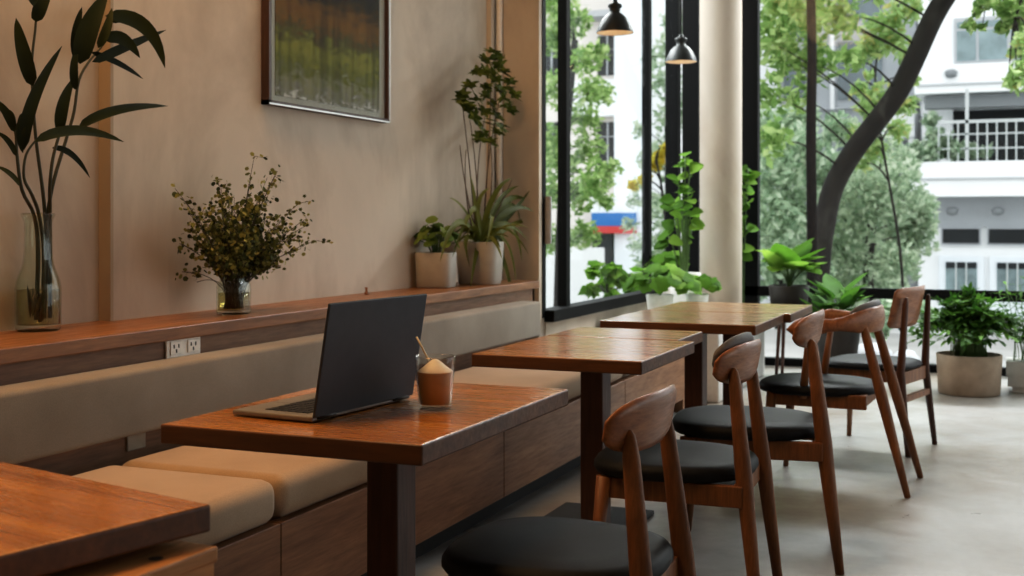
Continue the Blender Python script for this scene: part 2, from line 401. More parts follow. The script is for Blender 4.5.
# corner trims
m = MB(); m.tube([(XW+0.03, 6.72, 0.8), (XW+0.03, 6.72, CH)], 0.022, 12); struct('trim_1', m, 'white_plastic')
m = MB(); m.box((XW-0.001, 6.60, 0.8), (XW+0.03, 6.65, CH)); struct('trim_2', m, 'wall')
m = MB(); m.box((XW-0.05, 3.335, 0.83), (XW+0.001, 3.35, CH)); struct('trim_3', m, 'step')

# left window: fixed and sliding lights
w = bpy.data.objects.new('window_1', None); COL.objects.link(w); w['kind'] = 'structure'
m = MB(); x0, x1 = XWIN-0.055, XWIN+0.005
m.box((x0, 6.84, 0.575), (x1+0.06, YF, 0.645)); m.box((x0, 6.84, CH-0.06), (x1, YF, CH)); m.box((x0, 6.80, 0.60), (x1, 6.855, CH))
for yc in (7.26, 9.17): m.box((x0, yc-0.035, 0.64), (x1, yc+0.035, CH))
m.build('window_frame', 'black', w)
m = MB(); m.box((x0+0.02, 6.85, 0.64), (x0+0.026, 7.22, CH-0.05)); m.build('window_pane', 'pane', w)
m = MB(); m.box((x0+0.035, 7.3, 0.64), (x0+0.041, 9.13, CH-0.05)); m.build('window_pane', 'pane', w)
m = MB(); m.box((x0+0.02, 9.21, 0.64), (x0+0.026, YF-0.05, CH-0.05)); m.build('window_pane', 'pane', w)
m = MB(); m.rbox((XWIN+0.006, 6.83, 1.05), (XWIN+0.045, 6.855, 1.34), 0.006, 2); o = m.build('window_handle', 'bgrey', w); o['label'] = 'grey pull handle'
# far window
w = bpy.data.objects.new('window_2', None); COL.objects.link(w); w['kind'] = 'structure'
m = MB(); y0, y1 = YF-0.05, YF+0.05
m.box((XWIN-0.09, YF-0.04, 0), (XWIN+0.02, YF+0.06, CH)); m.box((-2.56, y0, 0), (-2.42, y1, CH)); m.box((-2.09, y0, 0), (-1.92, y1, CH))
m.box((-2.6, y0, 0.57), (3.5, y1, 0.65)); m.box((-2.6, y0, CH-0.08), (3.5, y1, CH)); m.box((-2.6, y0, 0), (3.5, y1, 0.06))
m.box((1.0, y0, 0), (1.08, y1, CH)); m.box((3.42, y0, 0), (3.5, y1, CH))
m.build('window_frame', 'black', w)
for xa, xb in ((-2.42, -2.09), (-1.92, 1.0), (1.08, 3.42)):
    for za, zb in ((0.06, 0.57), (0.65, CH-0.08)):
        m = MB(); m.box((xa, YF-0.003, za), (xb, YF+0.003, zb)); m.build('window_pane', 'pane', w)
# right window, beyond the frame
w = bpy.data.objects.new('window_3', None); COL.objects.link(w); w['kind'] = 'structure'
m = MB()
for yc in (3.03, 5.15, 7.25, 9.37): m.box((3.5, yc-0.03, 0.5), (3.6, yc+0.03, 2.9))
m.box((3.5, 3, 0.5), (3.6, 9.4, 0.56)); m.box((3.5, 3, 2.84), (3.6, 9.4, 2.9)); m.build('window_frame', 'black', w)
m = MB(); m.box((3.547, 3.06, 0.56), (3.553, 9.34, 2.84)); m.build('window_pane', 'pane', w)
# round column
m = MB(); m.lathe([(0.168, 0), (0.168, CH)], (-2.14, 9.55, 0), 48); struct('column', m, 'column')

# ------------------------------------------------------------------ wall shelf, bench
t = thing('wall_shelf', 'long brown wooden shelf running along the plaster wall above the bench', 'shelf', (-2.7, 3, 0.75))
m = MB(); m.rbox((-2.955, -2.0, 0.795), (-2.55, 6.58, 0.84), 0.004, 2, smooth=False); o = m.build('top_board', 'shelf', t); o.matrix_parent_inverse = Matrix.Translation(-t.location)
m = MB(); m.box((-2.60, -2.0, 0.52), (-2.575, 6.56, 0.795)); m.box((-2.88, 6.53, 0.52), (-2.575, 6.56, 0.795)); o = m.build('fascia', 'fascia', t); o.matrix_parent_inverse = Matrix.Translation(-t.location)

t = thing('bench', 'long built-in wooden bench with tan upholstered back along the left wall', 'bench', (-2.2, 3, 0))
inv = Matrix.Translation(-t.location)
seams = [-0.5, 1.16, 2.83, 4.42, 6.06, 7.33]
for i in range(5):
    m = MB(); m.rbox((-1.90, seams[i]+0.002, 0.085), (-1.865, seams[i+1]-0.002, 0.352), 0.003, 2, smooth=False); o = m.build('front_panel', 'bench', t); o.matrix_parent_inverse = inv
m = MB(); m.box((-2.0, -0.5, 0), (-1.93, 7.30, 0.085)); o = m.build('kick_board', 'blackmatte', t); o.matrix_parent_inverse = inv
m = MB(); m.box((-2.60, -0.5, 0.30), (-1.90, 7.30, 0.352)); m.box((-2.58, 7.29, 0.0), (-1.87, 7.33, 0.352)); o = m.build('seat_board', 'bench', t); o.matrix_parent_inverse = inv
m = MB(); m.box((-2.575, -0.5, 0.352), (-2.53, 6.30, 0.56)); o = m.build('back_board', 'fascia', t); o.matrix_parent_inverse = inv
m = MB(); m.rbox((-2.572, -0.6, 0.54), (-2.44, 6.32, 0.738), 0.016, 4); o = m.build('back_cushion', 'back_fab', t); o.matrix_parent_inverse = inv
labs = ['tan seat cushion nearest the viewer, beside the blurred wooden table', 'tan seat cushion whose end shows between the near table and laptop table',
        'tan seat cushion under the laptop table, next along the bench', 'tan seat cushion of the bench behind the coffee glass and second table', 'grey seat cushion at the far end of the bench under the window']
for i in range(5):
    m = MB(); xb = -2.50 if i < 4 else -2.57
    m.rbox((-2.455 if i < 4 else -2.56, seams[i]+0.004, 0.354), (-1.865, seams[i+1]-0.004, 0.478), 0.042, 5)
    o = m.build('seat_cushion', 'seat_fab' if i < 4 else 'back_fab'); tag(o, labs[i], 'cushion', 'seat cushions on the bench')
# sockets
def outlet(loc, w, h, label, mat, double=True):
    t = thing('wall_outlet', label, 'socket', loc)
    m = MB(); m.rbox((0, -w/2, -h/2), (0.009, w/2, h/2), 0.003, 2, smooth=False); m.build('face_plate', mat, t)
    if double:
        for s in (-0.25, 0.25):
            m = MB(); m.rbox((0.009, s*w-w*0.16, -h*0.3), (0.013, s*w+w*0.16, h*0.3), 0.002, 2, smooth=False); so = m.build('socket', mat, t)
            q = MB()
            for yy, zz, aa in ((-0.012, 0.006, 0), (0.012, 0.006, 0), (0, -0.010, 0)):
                q.box((0.0128, s*w+yy-0.003, zz-0.006), (0.0137, s*w+yy+0.003, zz+0.006))
            q.build('slot', 'slot', so)
    return t
outlet((-2.575, 3.31, 0.767), 0.18, 0.072, 'white double power socket on the shelf front below the small bouquet', 'white_plastic')
outlet((-2.53, 3.02, 0.505), 0.085, 0.06, 'small pale socket box in the gap behind the seat cushions', 'pale_plastic', False)

# ------------------------------------------------------------------ tables
def table(x0, x1, y0, y1, label, rz=0, mat='table', group='square wooden cafe tables', th=0.043, legpos=None):
    cx, cy = (x0+x1)/2, (y0+y1)/2; hx, hy = (x1-x0)/2, (y1-y0)/2
    t = thing('cafe_table', label, 'table', (cx, cy, 0), rz, group)
    m = MB(); m.rbox((-hx, -hy, 0.75-th), (hx, hy, 0.75), 0.005, 3, smooth=False); o = m.build('tabletop', [mat, 'table_edge_shade'], t)
    for p_ in o.data.polygons: p_.material_index = 0 if p_.normal.z > 0.9 else 1  # all faces but the top get the shade-darkened wood
    lx, ly = legpos if legpos else (0, 0.02)
    m = MB(); m.rbox((lx-0.042, ly-0.05, 0.02), (lx+0.042, ly+0.05, 0.75-th), 0.006, 2, smooth=False); m.build('leg', 'table_dark', t)
    m = MB(); m.rbox((lx-0.19, ly-0.19, 0), (lx+0.19, ly+0.19, 0.018), 0.004, 2, smooth=False); m.build('base_plate', 'blackmatte', t)
    return t
table(-1.70, -1.065, 2.11, 2.96, 'orange-brown wooden table carrying the laptop and coffee glass', legpos=(0, 0.04))
table(-1.648, -1.062, 3.625, 4.310, 'second wooden table along the bench, near half of its pushed-together pair', legpos=(-0.01, 0.11))
table(-1.648, -1.13, 4.330, 4.72, 'wooden table pushed behind the second one, partly hidden by it', legpos=(-0.13, 0.0))
table(-1.675, -0.985, 5.06, 5.738, 'third wooden table along the bench, front half of the far glossy pair', mat='table_far')
table(-1.66, -0.955, 5.757, 6.43, 'farthest wooden table, yellowish, beside the plants and round column', mat='table_far')
table(-1.867, -1.227, 0.827, 1.627, 'blurred wooden table in the bottom left corner nearest the viewer', rz=R(-13))
# wooden box stool pushed under the nearest table
t = thing('box_stool', 'pale wooden box stool with a dark hand hole under the nearest table corner', 'stool', (-1.325, 1.345, 0), R(-3))
m = MB(); m.rbox((-0.19, -0.2, 0.665), (0.19, 0.2, 0.69), 0.004, 2, smooth=False); m.build('seat', 'stool', t)
m = MB(); m.box((0.16, -0.195, 0), (0.185, 0.195, 0.665)); m.build('side_panel', 'stool', t)
m = MB(); m.box((-0.185, -0.195, 0), (-0.16, 0.195, 0.665)); m.build('side_panel', 'stool', t)
m = MB(); m.disc((0.155, 0.10, 0.6915), 0.011, 20); m.build('hand_hole', 'slot', t)

# ------------------------------------------------------------------ chairs
def seat_pad(hx, hy, z0, z1, e=2.6, cx=0.0):
    m = MB(); n = 48; prof = [(0.90, z0), (0.97, z0+0.006), (1.0, z0+0.018), (0.995, z1-0.022), (0.96, z1-0.010), (0.86, z1-0.003), (0.6, z1), (0.3, z1-0.003), (0.02, z1-0.004)]
    vs = []; fs = []
    for (q, z) in prof:
        for k in range(n):
            a = 2*math.pi*k/n; c, s = math.cos(a), math.sin(a); r = (abs(c)**e+abs(s)**e)**(-1/e)
            x = hx*q*r*c; y = hy*q*r*s*(1.0 - 0.10*(x/hx))
            vs.append((cx+x, y, z))
    for i in range(len(prof)-1):
        for k in range(n): fs.append((i*n+k, i*n+(k+1) % n, (i+1)*n+(k+1) % n, (i+1)*n+k))
    fs.append(tuple(range(n-1, -1, -1))); fs.append(tuple((len(prof)-1)*n+k for k in range(n)))
    m.add(vs, fs, True); return m
def plank(rad, half_ang, zc, hh, th, cx, tilt=0.12, e=3.0, end=0.35, ru=0.0, nu=28, nv=8):
    """curved back board: arc in plan, opening towards the front (-x)"""
    m = MB(); outer = []; inner = []
    for i in range(nu+1):
        u = -1+2*i/nu; a = u*half_ang
        h = hh*max(end, (1-abs(u)**e)**(1/e)) if abs(u) < 1 else hh*end
        ro, ri = [], []
        for j in range(nv+1):
            v = -1+2*j/nv
            z = zc + h*v; lean = tilt*(z-zc)
            ed = 1-0.75*max(abs(v)**6, abs(u)**12)
            for lst, rr in ((ro, rad+th*0.5*ed), (ri, rad-th*0.5*ed)):
                lst.append((cx - rad + rr*math.cos(a) + lean, rr*math.sin(a), z))
        outer.append(ro); inner.append(ri)
    W = nv+1; vs = [p for r in outer for p in r] + [p for r in inner for p in r]; off = (nu+1)*W; fs = []
    for i in range(nu):
        for j in range(nv):
            a = i*W+j; fs.append((a, a+W, a+W+1, a+1)); a += off; fs.append((a, a+1, a+W+1, a+W))
        a, b = i*W, i*W+nv
        fs.append((a, a+off, a+W+off, a+W)); fs.append((b, b+W, b+W+off, b+off))
    for j in range(nv):
        a, b = j, nu*W+j
        fs.append((a, a+1, a+1+off, a+off)); fs.append((b, b+off, b+1+off, b+1))
    m.add(vs, fs, True); return m
CH_GROUP = 'walnut and black leather dining chairs by the tables'
def chair_frame(t, hy=0.20, xr0=0.275, xr1=0.19, ztop=0.76, rt=0.017, front=-0.20):
    for s in (-1, 1):
        m = MB(); m.tube([(front-0.025, s*(hy+0.012), 0), (front-0.008, s*(hy+0.004), 0.22), (front+0.012, s*(hy-0.006), 0.425)], [0.0125, 0.018, 0.025], 12); m.build('front_leg', 'chair', t)
        m = MB(); k = [(0.0, 0.0), (0.28, 0.0), (0.56, 0), (0.93, 0), (0.985, 0), (1.0, 0)]
        pts = []; rr = [0.0135, 0.020, 0.0255, rt+0.002, rt-0.004, 0.005]
        for (q, _) in k:
            pts.append((xr0+(xr1-xr0)*q, s*(hy+0.008-0.062*q), ztop*q))
        m.tube(pts, rr, 12, flat=0.82); m.build('rear_leg', 'chair', t)
    m = MB()
    for s in (-1, 1): m.rbox((front+0.01, s*(hy-0.012)-0.011, 0.362), (0.225, s*(hy-0.012)+0.011, 0.425), 0.004, 2, smooth=False)
    m.rbox((front+0.0, -hy+0.01, 0.365), (front+0.024, hy-0.01, 0.425), 0.004, 2, smooth=False); m.rbox((0.195, -hy+0.01, 0.372), (0.22, hy-0.01, 0.425), 0.004, 2, smooth=False)
    m.build('seat_frame', 'chair', t)
def twist(o, deg):
    piv = Matrix.Translation((0.205, 0, 0)); o.matrix_basis = piv @ Matrix.Rotation(R(deg), 4, 'Z') @ piv.inverted(); return o
def side_chair(loc, rz, label, pad=False, lift=0.0, tw=0):
    t = thing('dining_chair', label, 'chair', loc, rz, CH_GROUP)
    chair_frame(t)
    seat_pad(0.245, 0.24, 0.425, 0.478, 2.7, -0.01).build('seat', 'leather', t)
    twist(plank(0.55, R(22.5), 0.765+lift, 0.062, 0.022, 0.212, 0.18, 2.6, 0.30).build('backrest', 'chair_back', t), tw)
    if pad:
        o = plank(0.5, R(20), 0.785, 0.066, 0.03, 0.186, 0.18, 2.2, 0.2).build('back_pad', 'pad', t); twist(o, tw); o['label'] = 'grey upholstered pad'
    return t
side_chair((-0.915, 2.515, 0), R(1), 'nearest walnut chair with black seat, cut off by the photo bottom', tw=-4)
side_chair((-0.94, 3.63, 0), R(2), 'second walnut chair from the viewer, at the near half of second table', True, tw=-7)
o = side_chair((-0.86, 4.33, 0), R(9), 'third walnut chair, its seat just behind the second chair back', lift=0.02, tw=-9); o.scale = (1.10, 1.08, 1.03)
# armchair with a bent horn rail
t = thing('dining_armchair', 'walnut armchair with curved horn rail beside the third table', 'chair', (-0.79, 5.66, 0), R(-3), CH_GROUP)
chair_frame(t, 0.215, 0.40, 0.20, 0.745, 0.017)
seat_pad(0.27, 0.265, 0.412, 0.462, 2.6, -0.015).build('seat', 'leather', t)
m = MB(); n = 36; ring = 14; vs = []; fs = []
for i in range(n+1):
    u = -1+2*i/n; a = u*R(106)
    px, py = -0.02+0.275*math.cos(a), 0.285*math.sin(a)
    au = abs(u); hz = 0.058 - 0.030*math.exp(-((au-0.62)/0.22)**2) ; hz *= (1 if au < 0.82 else max(0.12, math.sqrt(max(0, 1-((au-0.82)/0.18)**2))))
    hr = 0.016 + 0.016*(au**3); z = 0.755 - 0.045*au**1.5
    nx, ny = math.cos(a), math.sin(a)
    for k in range(ring):
        b = 2*math.pi*k/ring
        vs.append((px+nx*hr*math.cos(b), py+ny*hr*math.cos(b), z+hz*math.sin(b)))
for i in range(n):
    for k in range(ring): fs.append((i*ring+k, i*ring+(k+1) % ring, (i+1)*ring+(k+1) % ring, (i+1)*ring+k))
fs += [tuple(range(ring-1, -1, -1)), tuple(n*ring+k for k in range(ring))]
m.add(vs, fs, True); m.build('arm_rail', 'chair_back', t)
for s in (-1, 1):
    m = MB(); m.tube([(-0.05, s*0.215, 0.40), (-0.01, s*0.262, 0.71)], [0.019, 0.014], 10); m.build('arm_post', 'chair', t)
o = plank(0.25, R(48), 0.772, 0.062, 0.034, 0.235, 0.1, 2.4, 0.25).build('back_pad', 'pad', t); o['label'] = 'grey upholstered pad'
# straight-backed chair at the far end
t = thing('dining_chair', 'dark chair with flat upright back board at the far table end', 'chair', (-0.66, 6.62, 0), R(-14), CH_GROUP)
for s in (-1, 1):
    m = MB(); m.tube([(-0.215, s*0.20, 0), (-0.20, s*0.195, 0.42)], [0.013, 0.02], 10); m.build('front_leg', 'chair', t)
    m = MB(); m.tube([(0.25, s*0.215, 0), (0.205, s*0.195, 0.42), (0.225, s*0.18, 0.77), (0.228, s*0.178, 0.80)], [0.014, 0.022, 0.015, 0.008], 10); m.build('rear_leg', 'table_dark', t)
m = MB()
for s in (-1, 1): m.box((-0.2, s*0.19-0.01, 0.365), (0.21, s*0.19+0.01, 0.42))
m.box((-0.21, -0.19, 0.365), (-0.19, 0.19, 0.42)); m.box((0.195, -0.19, 0.355), (0.215, 0.19, 0.42)); m.box((0.21, -0.195, 0.27), (0.232, 0.195, 0.30)); m.build('seat_frame', 'chair', t)
seat_pad(0.235, 0.23, 0.42, 0.462, 3.6, -0.01).build('seat', 'leather', t)
plank(0.75, R(18), 0.745, 0.105, 0.018, 0.205, 0.22, 9.0, 0.8).build('backrest', 'chair_back', t)

# ------------------------------------------------------------------ laptop, coffee
t = thing('laptop', 'open dark grey laptop seen from behind on the orange-brown table', 'laptop', (-1.380, 2.438, 0.75), R(-5))
m = MB(); m.rbox((-0.222, -0.20, 0.003), (0.0, 0.20, 0.015), 0.004, 3, smooth=False); b_ = m.build('keyboard_base', 'laptop_deck', t)
m = MB()
for i in range(6):
    for j in range(15):
        m.box((-0.035-0.0205*i-0.017, -0.166+0.0222*j, 0.0151), (-0.035-0.0205*i, -0.166+0.0222*j+0.0185, 0.0165))
m.build('keys', 'keys', b_)
m = MB(); m.box((-0.215, -0.065, 0.0151), (-0.165, 0.065, 0.0156)); m.build('trackpad', 'laptop_deck', b_)
for s in (-0.15, 0.15): m = MB(); m.tube([(0.002, s-0.03, 0.012), (0.002, s+0.03, 0.012)], 0.006, 10); m.build('hinge', 'keys', b_)
for x in (-0.20, -0.02):
    for y in (-0.17, 0.17): m = MB(); m.lathe([(0.008, 0), (0.008, 0.004)], (x, y, 0), 10); m.build('foot', 'keys', b_)
TL = Matrix.Translation((0.004, 0, 0.012)) @ Matrix.Rotation(R(9.5), 4, 'Y')
m = MB(); m.rbox((-0.004, -0.20, 0), (0.003, 0.20, 0.254), 0.003, 3, TL, smooth=False); l_ = m.build('lid', 'laptop', t)
m = MB(); m.box((-0.0046, -0.193, 0.012), (-0.0041, 0.193, 0.245), TL); m.build('screen', 'screen', l_)
gx, gy = -1.242, 2.528
t = thing('coffee_glass', 'short clear glass of milky coffee beside the laptop', 'glass', (gx, gy, 0.75)); t.scale = (1.12, 1.12, 1.06)
m = MB(); m.lathe([(0.001, 0), (0.031, 0), (0.034, 0.004), (0.043, 0.115), (0.0425, 0.117), (0.041, 0.115), (0.0325, 0.012), (0.001, 0.010)], n=40); m.build('tumbler', 'tumbler', t)
m = MB(); m.lathe([(0.001, 0.0125), (0.0318, 0.0125), (0.0378, 0.078), (0.0375, 0.083)], n=40); m.build('coffee', 'coffee', t)
m = MB(); m.lathe([(0.0375, 0.083), (0.034, 0.086), (0.025, 0.093), (0.014, 0.103), (0.006, 0.109), (0.001, 0.110)], n=32)
m.build('foam', 'foam', t)
m = MB(); m.tube([(gx-0.016, gy, 0.862), (gx-0.046, gy-0.006, 0.918)], 0.0026, 10); o = m.build('drinking_straw', 'straw'); tag(o, 'thin pale straw leaning in the coffee glass', 'straw')

# ------------------------------------------------------------------ picture on the wall
t = thing('framed_picture', 'framed woodland picture with painted-in window reflections under glass hanging on the plaster wall', 'picture', (XW, 4.78, 1.68))
ya, yb, za, zb = -0.53, 0.53, 0.0, 1.25
m = MB(); fw, fd = 0.018, 0.04
m.box((0.0, ya, za), (fd, ya+fw, zb)); m.box((0, yb-fw, za), (fd, yb, zb)); m.box((0, ya, za), (fd, yb, za+fw)); m.box((0, ya, zb-fw), (fd, yb, zb)); f_ = m.build('frame', 'picture_frame', t)
m = MB(); m.box((fd, ya, za+0.0), (fd+0.002, yb, za+0.007)); m.box((fd, yb-0.008, za), (fd+0.002, yb, zb)); o = m.build('edge_strip', 'silver', f_); o['label'] = 'silver edge'
m = MB(); m.box((0.0, ya+fw, za+fw), (0.018, yb-fw, zb-fw)); m.build('mat_board', 'mat', t)
m = MB(); m.box((0.018, ya+0.075, za+0.045), (0.021, yb-0.075, zb-0.06)); m.build('print', 'print', t)
m = MB(); m.box((0.030, ya+fw, za+fw), (0.032, yb-fw, zb-fw)); m.build('glazing', 'art_glass', t)

# ------------------------------------------------------------------ pendant lamps
def pendant(x, y, z, s, label):
    t = thing('pendant_lamp', label, 'lamp', (x, y, z), 0, 'dark bell pendant lamps by the window')
    m = MB(); m.lathe([(0.115*s, 0.0), (0.113*s, 0.012), (0.10*s, 0.045), (0.078*s, 0.085), (0.05*s, 0.112), (0.034*s, 0.122), (0.034*s, 0.15), (0.044*s, 0.155), (0.044*s, 0.172), (0.02*s, 0.18), (0.015*s, 0.20), (0.001, 0.20)], n=36); sh = m.build('lamp_shade', 'lamp', t)
    m = MB(); m.lathe([(0.112*s, 0.001), (0.097*s, 0.044), (0.075*s, 0.082), (0.045*s, 0.108), (0.001, 0.112)], n=36); m.build('shade_lining', 'lampin', sh)
    m = MB(); m.lathe([(0.001, 0.03), (0.018, 0.036), (0.026, 0.055), (0.020, 0.08), (0.012, 0.108)], n=16); m.build('bulb', 'bulb', t)
    m = MB(); m.tube([(0, 0, 0.19), (0, 0, CH-z)], 0.006, 8); m.build('cord', 'blackmatte', t)
    m = MB(); m.lathe([(0.05, CH-z-0.001), (0.05, CH-z-0.02), (0.02, CH-z-0.035), (0.001, CH-z-0.035)], n=24); m.build('ceiling_rose', 'lamp', t)
p = atX(615, 33, -2.2); pendant(p.x, p.y, p.z, 0.98, 'dark bell pendant lamp hanging in front of the left window, nearer one')
p = atX(681, 62, -2.2); pendant(p.x, p.y, p.z, 1.0, 'dark bell pendant lamp hanging nearer the round column')

# ------------------------------------------------------------------ plants on the shelf
SH = 0.84
# tall leaves in bottle vase
vx, vy = -2.868, 2.965
t = thing('bottle_vase', 'tall clear glass bottle vase at the left end of the shelf', 'vase', (vx, vy, SH))
prof = [(0.001, 0), (0.062, 0), (0.068, 0.006), (0.070, 0.02), (0.070, 0.135), (0.066, 0.16), (0.048, 0.21), (0.043, 0.25), (0.042, 0.345), (0.050, 0.365), (0.052, 0.372), (0.048, 0.376),
        (0.043, 0.366), (0.038, 0.345), (0.039, 0.25), (0.044, 0.21), (0.062, 0.16), (0.066, 0.135), (0.066, 0.02), (0.001, 0.018)]
m = MB(); m.lathe(prof, n=40); m.build('glass_body', 'vase_glass', t)
m = MB(); m.lathe([(0.001, 0.019), (0.0645, 0.021), (0.0645, 0.13), (0.001, 0.13)], n=32); m.build('water', 'water', t)
t = thing('leaf_stems', 'tall dark lance-leaved stems standing in the bottle vase', 'plant', (vx, vy, SH))
inv = Matrix.Translation(-t.location)
XP = -2.80
def P(px, py, dx=0): return atX(px, py, XP+dx)
st = MB()
stems = [[(44,318),(46,250),(45,215),(42,185),(36,140),(33,100),(32,60),(36,20),(36,-30)],
         [(40,322),(48,260),(48,215),(54,180),(66,140),(74,112),(79,80),(90,60),(104,42),(110,12)],
         [(36,320),(38,250),(34,215),(22,190),(17,155),(15,130),(5,114),(-12,100)],
         [(50,318),(50,250),(50,215),(50,185),(53,158),(60,132),(66,110),(74,70),(80,45)],
         [(42,320),(44,255),(39,215),(32,195),(24,178),(26,155),(36,140)]]
for i, s_ in enumerate(stems):
    pts = [P(x, y, (0.02*i-0.04)*(0.3 if y > 210 else 1.0)-(0.055 if y > 205 else 0.02)) for x, y in s_]
    pts = smooth_path(pts, 4); st.tube(pts, [0.007-0.004*k/len(pts) for k in range(len(pts))], 8)
o = st.build('stems', 'st_bamboo', t); o.matrix_parent_inverse = inv
lv = MB()
leaves = [((33,86),(22,55),(16,18),15,0),((36,22),(38,4),(53,-14),14,0),((36,5),(28,-8),(30,-40),12,.01),((24,150),(20,108),(62,46),13,.03),((24,112),(17,135),(23,153),9,.02),
 ((15,132),(8,112),(-4,100),9,0),((77,60),(72,36),(82,7),11,-.02),((80,64),(82,30),(108,-8),22,.03),((105,16),(152,10),(165,68),17,.02),((110,22),(125,10),(140,22),12,.0),((104,40),(122,28),(140,58),14,.03),
 ((92,62),(120,48),(166,30),11,.0),((90,52),(118,60),(143,79),7,-.01),((78,128),(108,104),(168,106),11,.03),((60,132),(58,105),(74,78),13,.0),((34,142),(70,118),(124,142),11,.04),
 ((52,148),(72,146),(90,178),7,-.01),((20,186),(12,172),(-4,166),6,0),((16,156),(10,138),(-4,132),6,.02),((14,128),(12,112),(7,110),6,0),((98,48),(108,30),(112,8),10,.04),((76,90),(70,70),(78,44),9,.02)]
for a, b_, c, w_, dx in leaves:
    pts = qbez(P(*a, dx), P(*b_, dx+0.03), P(*c, dx), 10)
    lv.arcleaf(pts, w_*3.75/1200*1.15, V((0.85, -0.5, random.uniform(-0.3, 0.4))), 0.4)
for k in range(10):     # bark-like sheath leaves inside the bottle
    a = P(34+random.uniform(-5, 6), 318, -0.055); lv.leaf(a, a+V((random.uniform(-.012,.02), random.uniform(-.02,.02), random.uniform(.06,.13))), 0.018, (1,0,0))
o = lv.build('leaves', 'lf_bamboo', t); o.matrix_parent_inverse = inv

# bouquet in square jar
bxx, byy = -2.705, 3.785
t = thing('glass_jar', 'small square clear glass jar holding the leafy bouquet', 'jar', (bxx, byy, SH), R(4)); t.scale = (.86, .86, 1)
prof = [(0.001, 0), (0.056, 0), (0.062, 0.006), (0.062, 0.105), (0.056, 0.122), (0.050, 0.128), (0.050, 0.148), (0.046, 0.148), (0.046, 0.128), (0.052, 0.118), (0.057, 0.105), (0.057, 0.014), (0.001, 0.012)]
m = MB(); m.sqlathe(prof, n=48, e=5); m.build('glass_body', 'vase_glass', t)
m = MB(); m.sqlathe([(0.001, 0.013), (0.055, 0.014), (0.055, 0.08), (0.001, 0.08)], n=40, e=5); m.build('water', 'water', t)
t = thing('leafy_bouquet', 'bushy bouquet of small round leaves in the square jar', 'plant', (bxx, byy, SH))
st, lv = MB(), MB()
def small_leaf(mb, c, sz, ax):
    sz *= 1.0
    n = V((random.gauss(0,1), random.gauss(0,1), random.gauss(0,1))).normalized()
    d = (ax*0.5+V((random.gauss(0,.7), random.gauss(0,.7), random.gauss(0.2,.7)))).normalized()
    e = d.cross(n); e = e.normalized() if e.length > 1e-3 else V((1,0,0))
    o = V(c); mb.add([o, o+d*sz*.35+e*sz*.42, o+d*sz*.8+e*sz*.36, o+d*sz, o+d*sz*.8-e*sz*.36, o+d*sz*.35-e*sz*.42], [(0,1,2,3,4,5)])
tips = [(0.0,0.575),(0.06,0.52),(-0.05,0.49),(-0.12,0.42),(-0.2,0.45),(-0.27,0.40),(-0.28,0.33),(-0.26,0.25),(-0.16,0.30),(-0.1,0.36),(0.1,0.44),(0.14,0.5),(0.2,0.40),(0.26,0.34),(0.33,0.30),(0.28,0.26),(0.22,0.22),(0.14,0.28),(-0.2,0.21),(0.04,0.4),(-0.02,0.42),(0.08,0.33),(0.16,0.36),(-0.12,0.15),(0.1,0.16),(-0.15,0.10),(0.12,0.10),(-0.06,0.34),(0.24,0.3),(-0.24,0.36),(0.03,0.5),(-0.08,0.45)]
for rep in range(3):
    for (ty, tz) in tips:
        dx = random.uniform(-0.12, 0.16); ty2 = ty*(1.25-0.22*rep)+0.02+random.uniform(-.03,.03); tz2 = tz*(1-0.16*rep)+0.02
        b0 = V((random.uniform(-.025,.025), random.uniform(-.03,.03), 0.02))
        q = qbez(b0, (dx*0.25, ty2*0.25, 0.16+0.35*max(tz2-0.16, 0)), (dx, ty2, tz2), 14)
        st.tube(q, [0.0022-0.0012*k/14 for k in range(15)], 5)
        for k in range(5, 15):
            c = q[k]; ax = (q[k]-q[k-1]).normalized()
            if c.z < 0.15: continue
            for _ in range(3):
                c2 = c+V((random.gauss(0,.013), random.gauss(0,.013), random.gauss(0,.013)))
                small_leaf(lv, c2, random.uniform(0.014, 0.027)*(1.2 if abs(ty2) < 0.12 and k < 11 else 0.85), ax)
            if random.random() < .45:
                sd = V((random.gauss(0,1), random.gauss(0,1), random.gauss(.3,.6))).normalized()*random.uniform(.03,.06); st.tube([c, c+sd], 0.0008, 4)
                for j in range(4): small_leaf(lv, c+sd*(.4+.2*j), random.uniform(.011,.019), sd.normalized())
st.build('stems', 'st_bouquet', t); lv.build('leaves', 'lf_bouquet', t)

# pots on shelf
def pot(t, r, h, mat, e=None, taper=0.88, soil=True, wall=0.012):
    m = MB(); prof = [(0.001, 0), (r*taper*0.94, 0), (r*taper, 0.008), (r, h-0.006), (r-0.003, h), (r-wall, h), (r-wall-0.004, h*0.82), (0.001, h*0.82)]
    (m.sqlathe(prof, e=e, n=48) if e else m.lathe(prof, n=40)); m.build('pot', mat, t)
    if soil:
        m = MB(); m.disc((0, 0, h*0.86), r-wall-0.002, 32, e=e or 2.0); m.build('soil', 'soil', t)
t = thing('potted_plant', 'short beige square pot with round-leaved plant on the shelf', 'plant', (-2.795, 5.70, SH), R(10))
pot(t, 0.098, 0.185, 'pot', 5, 0.95)
st, lv = MB(), MB()
def round_leaf(mb, c, r, n, tipdir):
    n = V(n).normalized(); d = V(tipdir)-n*V(tipdir).dot(n); d.normalize(); e = n.cross(d); c = V(c); vs = [c]
    for k in range(11):
        a = -math.pi+2*math.pi*k/11; rr = r*(0.82 if abs(a) > 2.6 else 1.0); vs.append(c+d*rr*math.cos(a)+e*rr*math.sin(a)*0.92+n*(-0.12*r))
    mb.add(vs, [(0, 1+k, 1+(k+1) % 11) for k in range(11)], True)
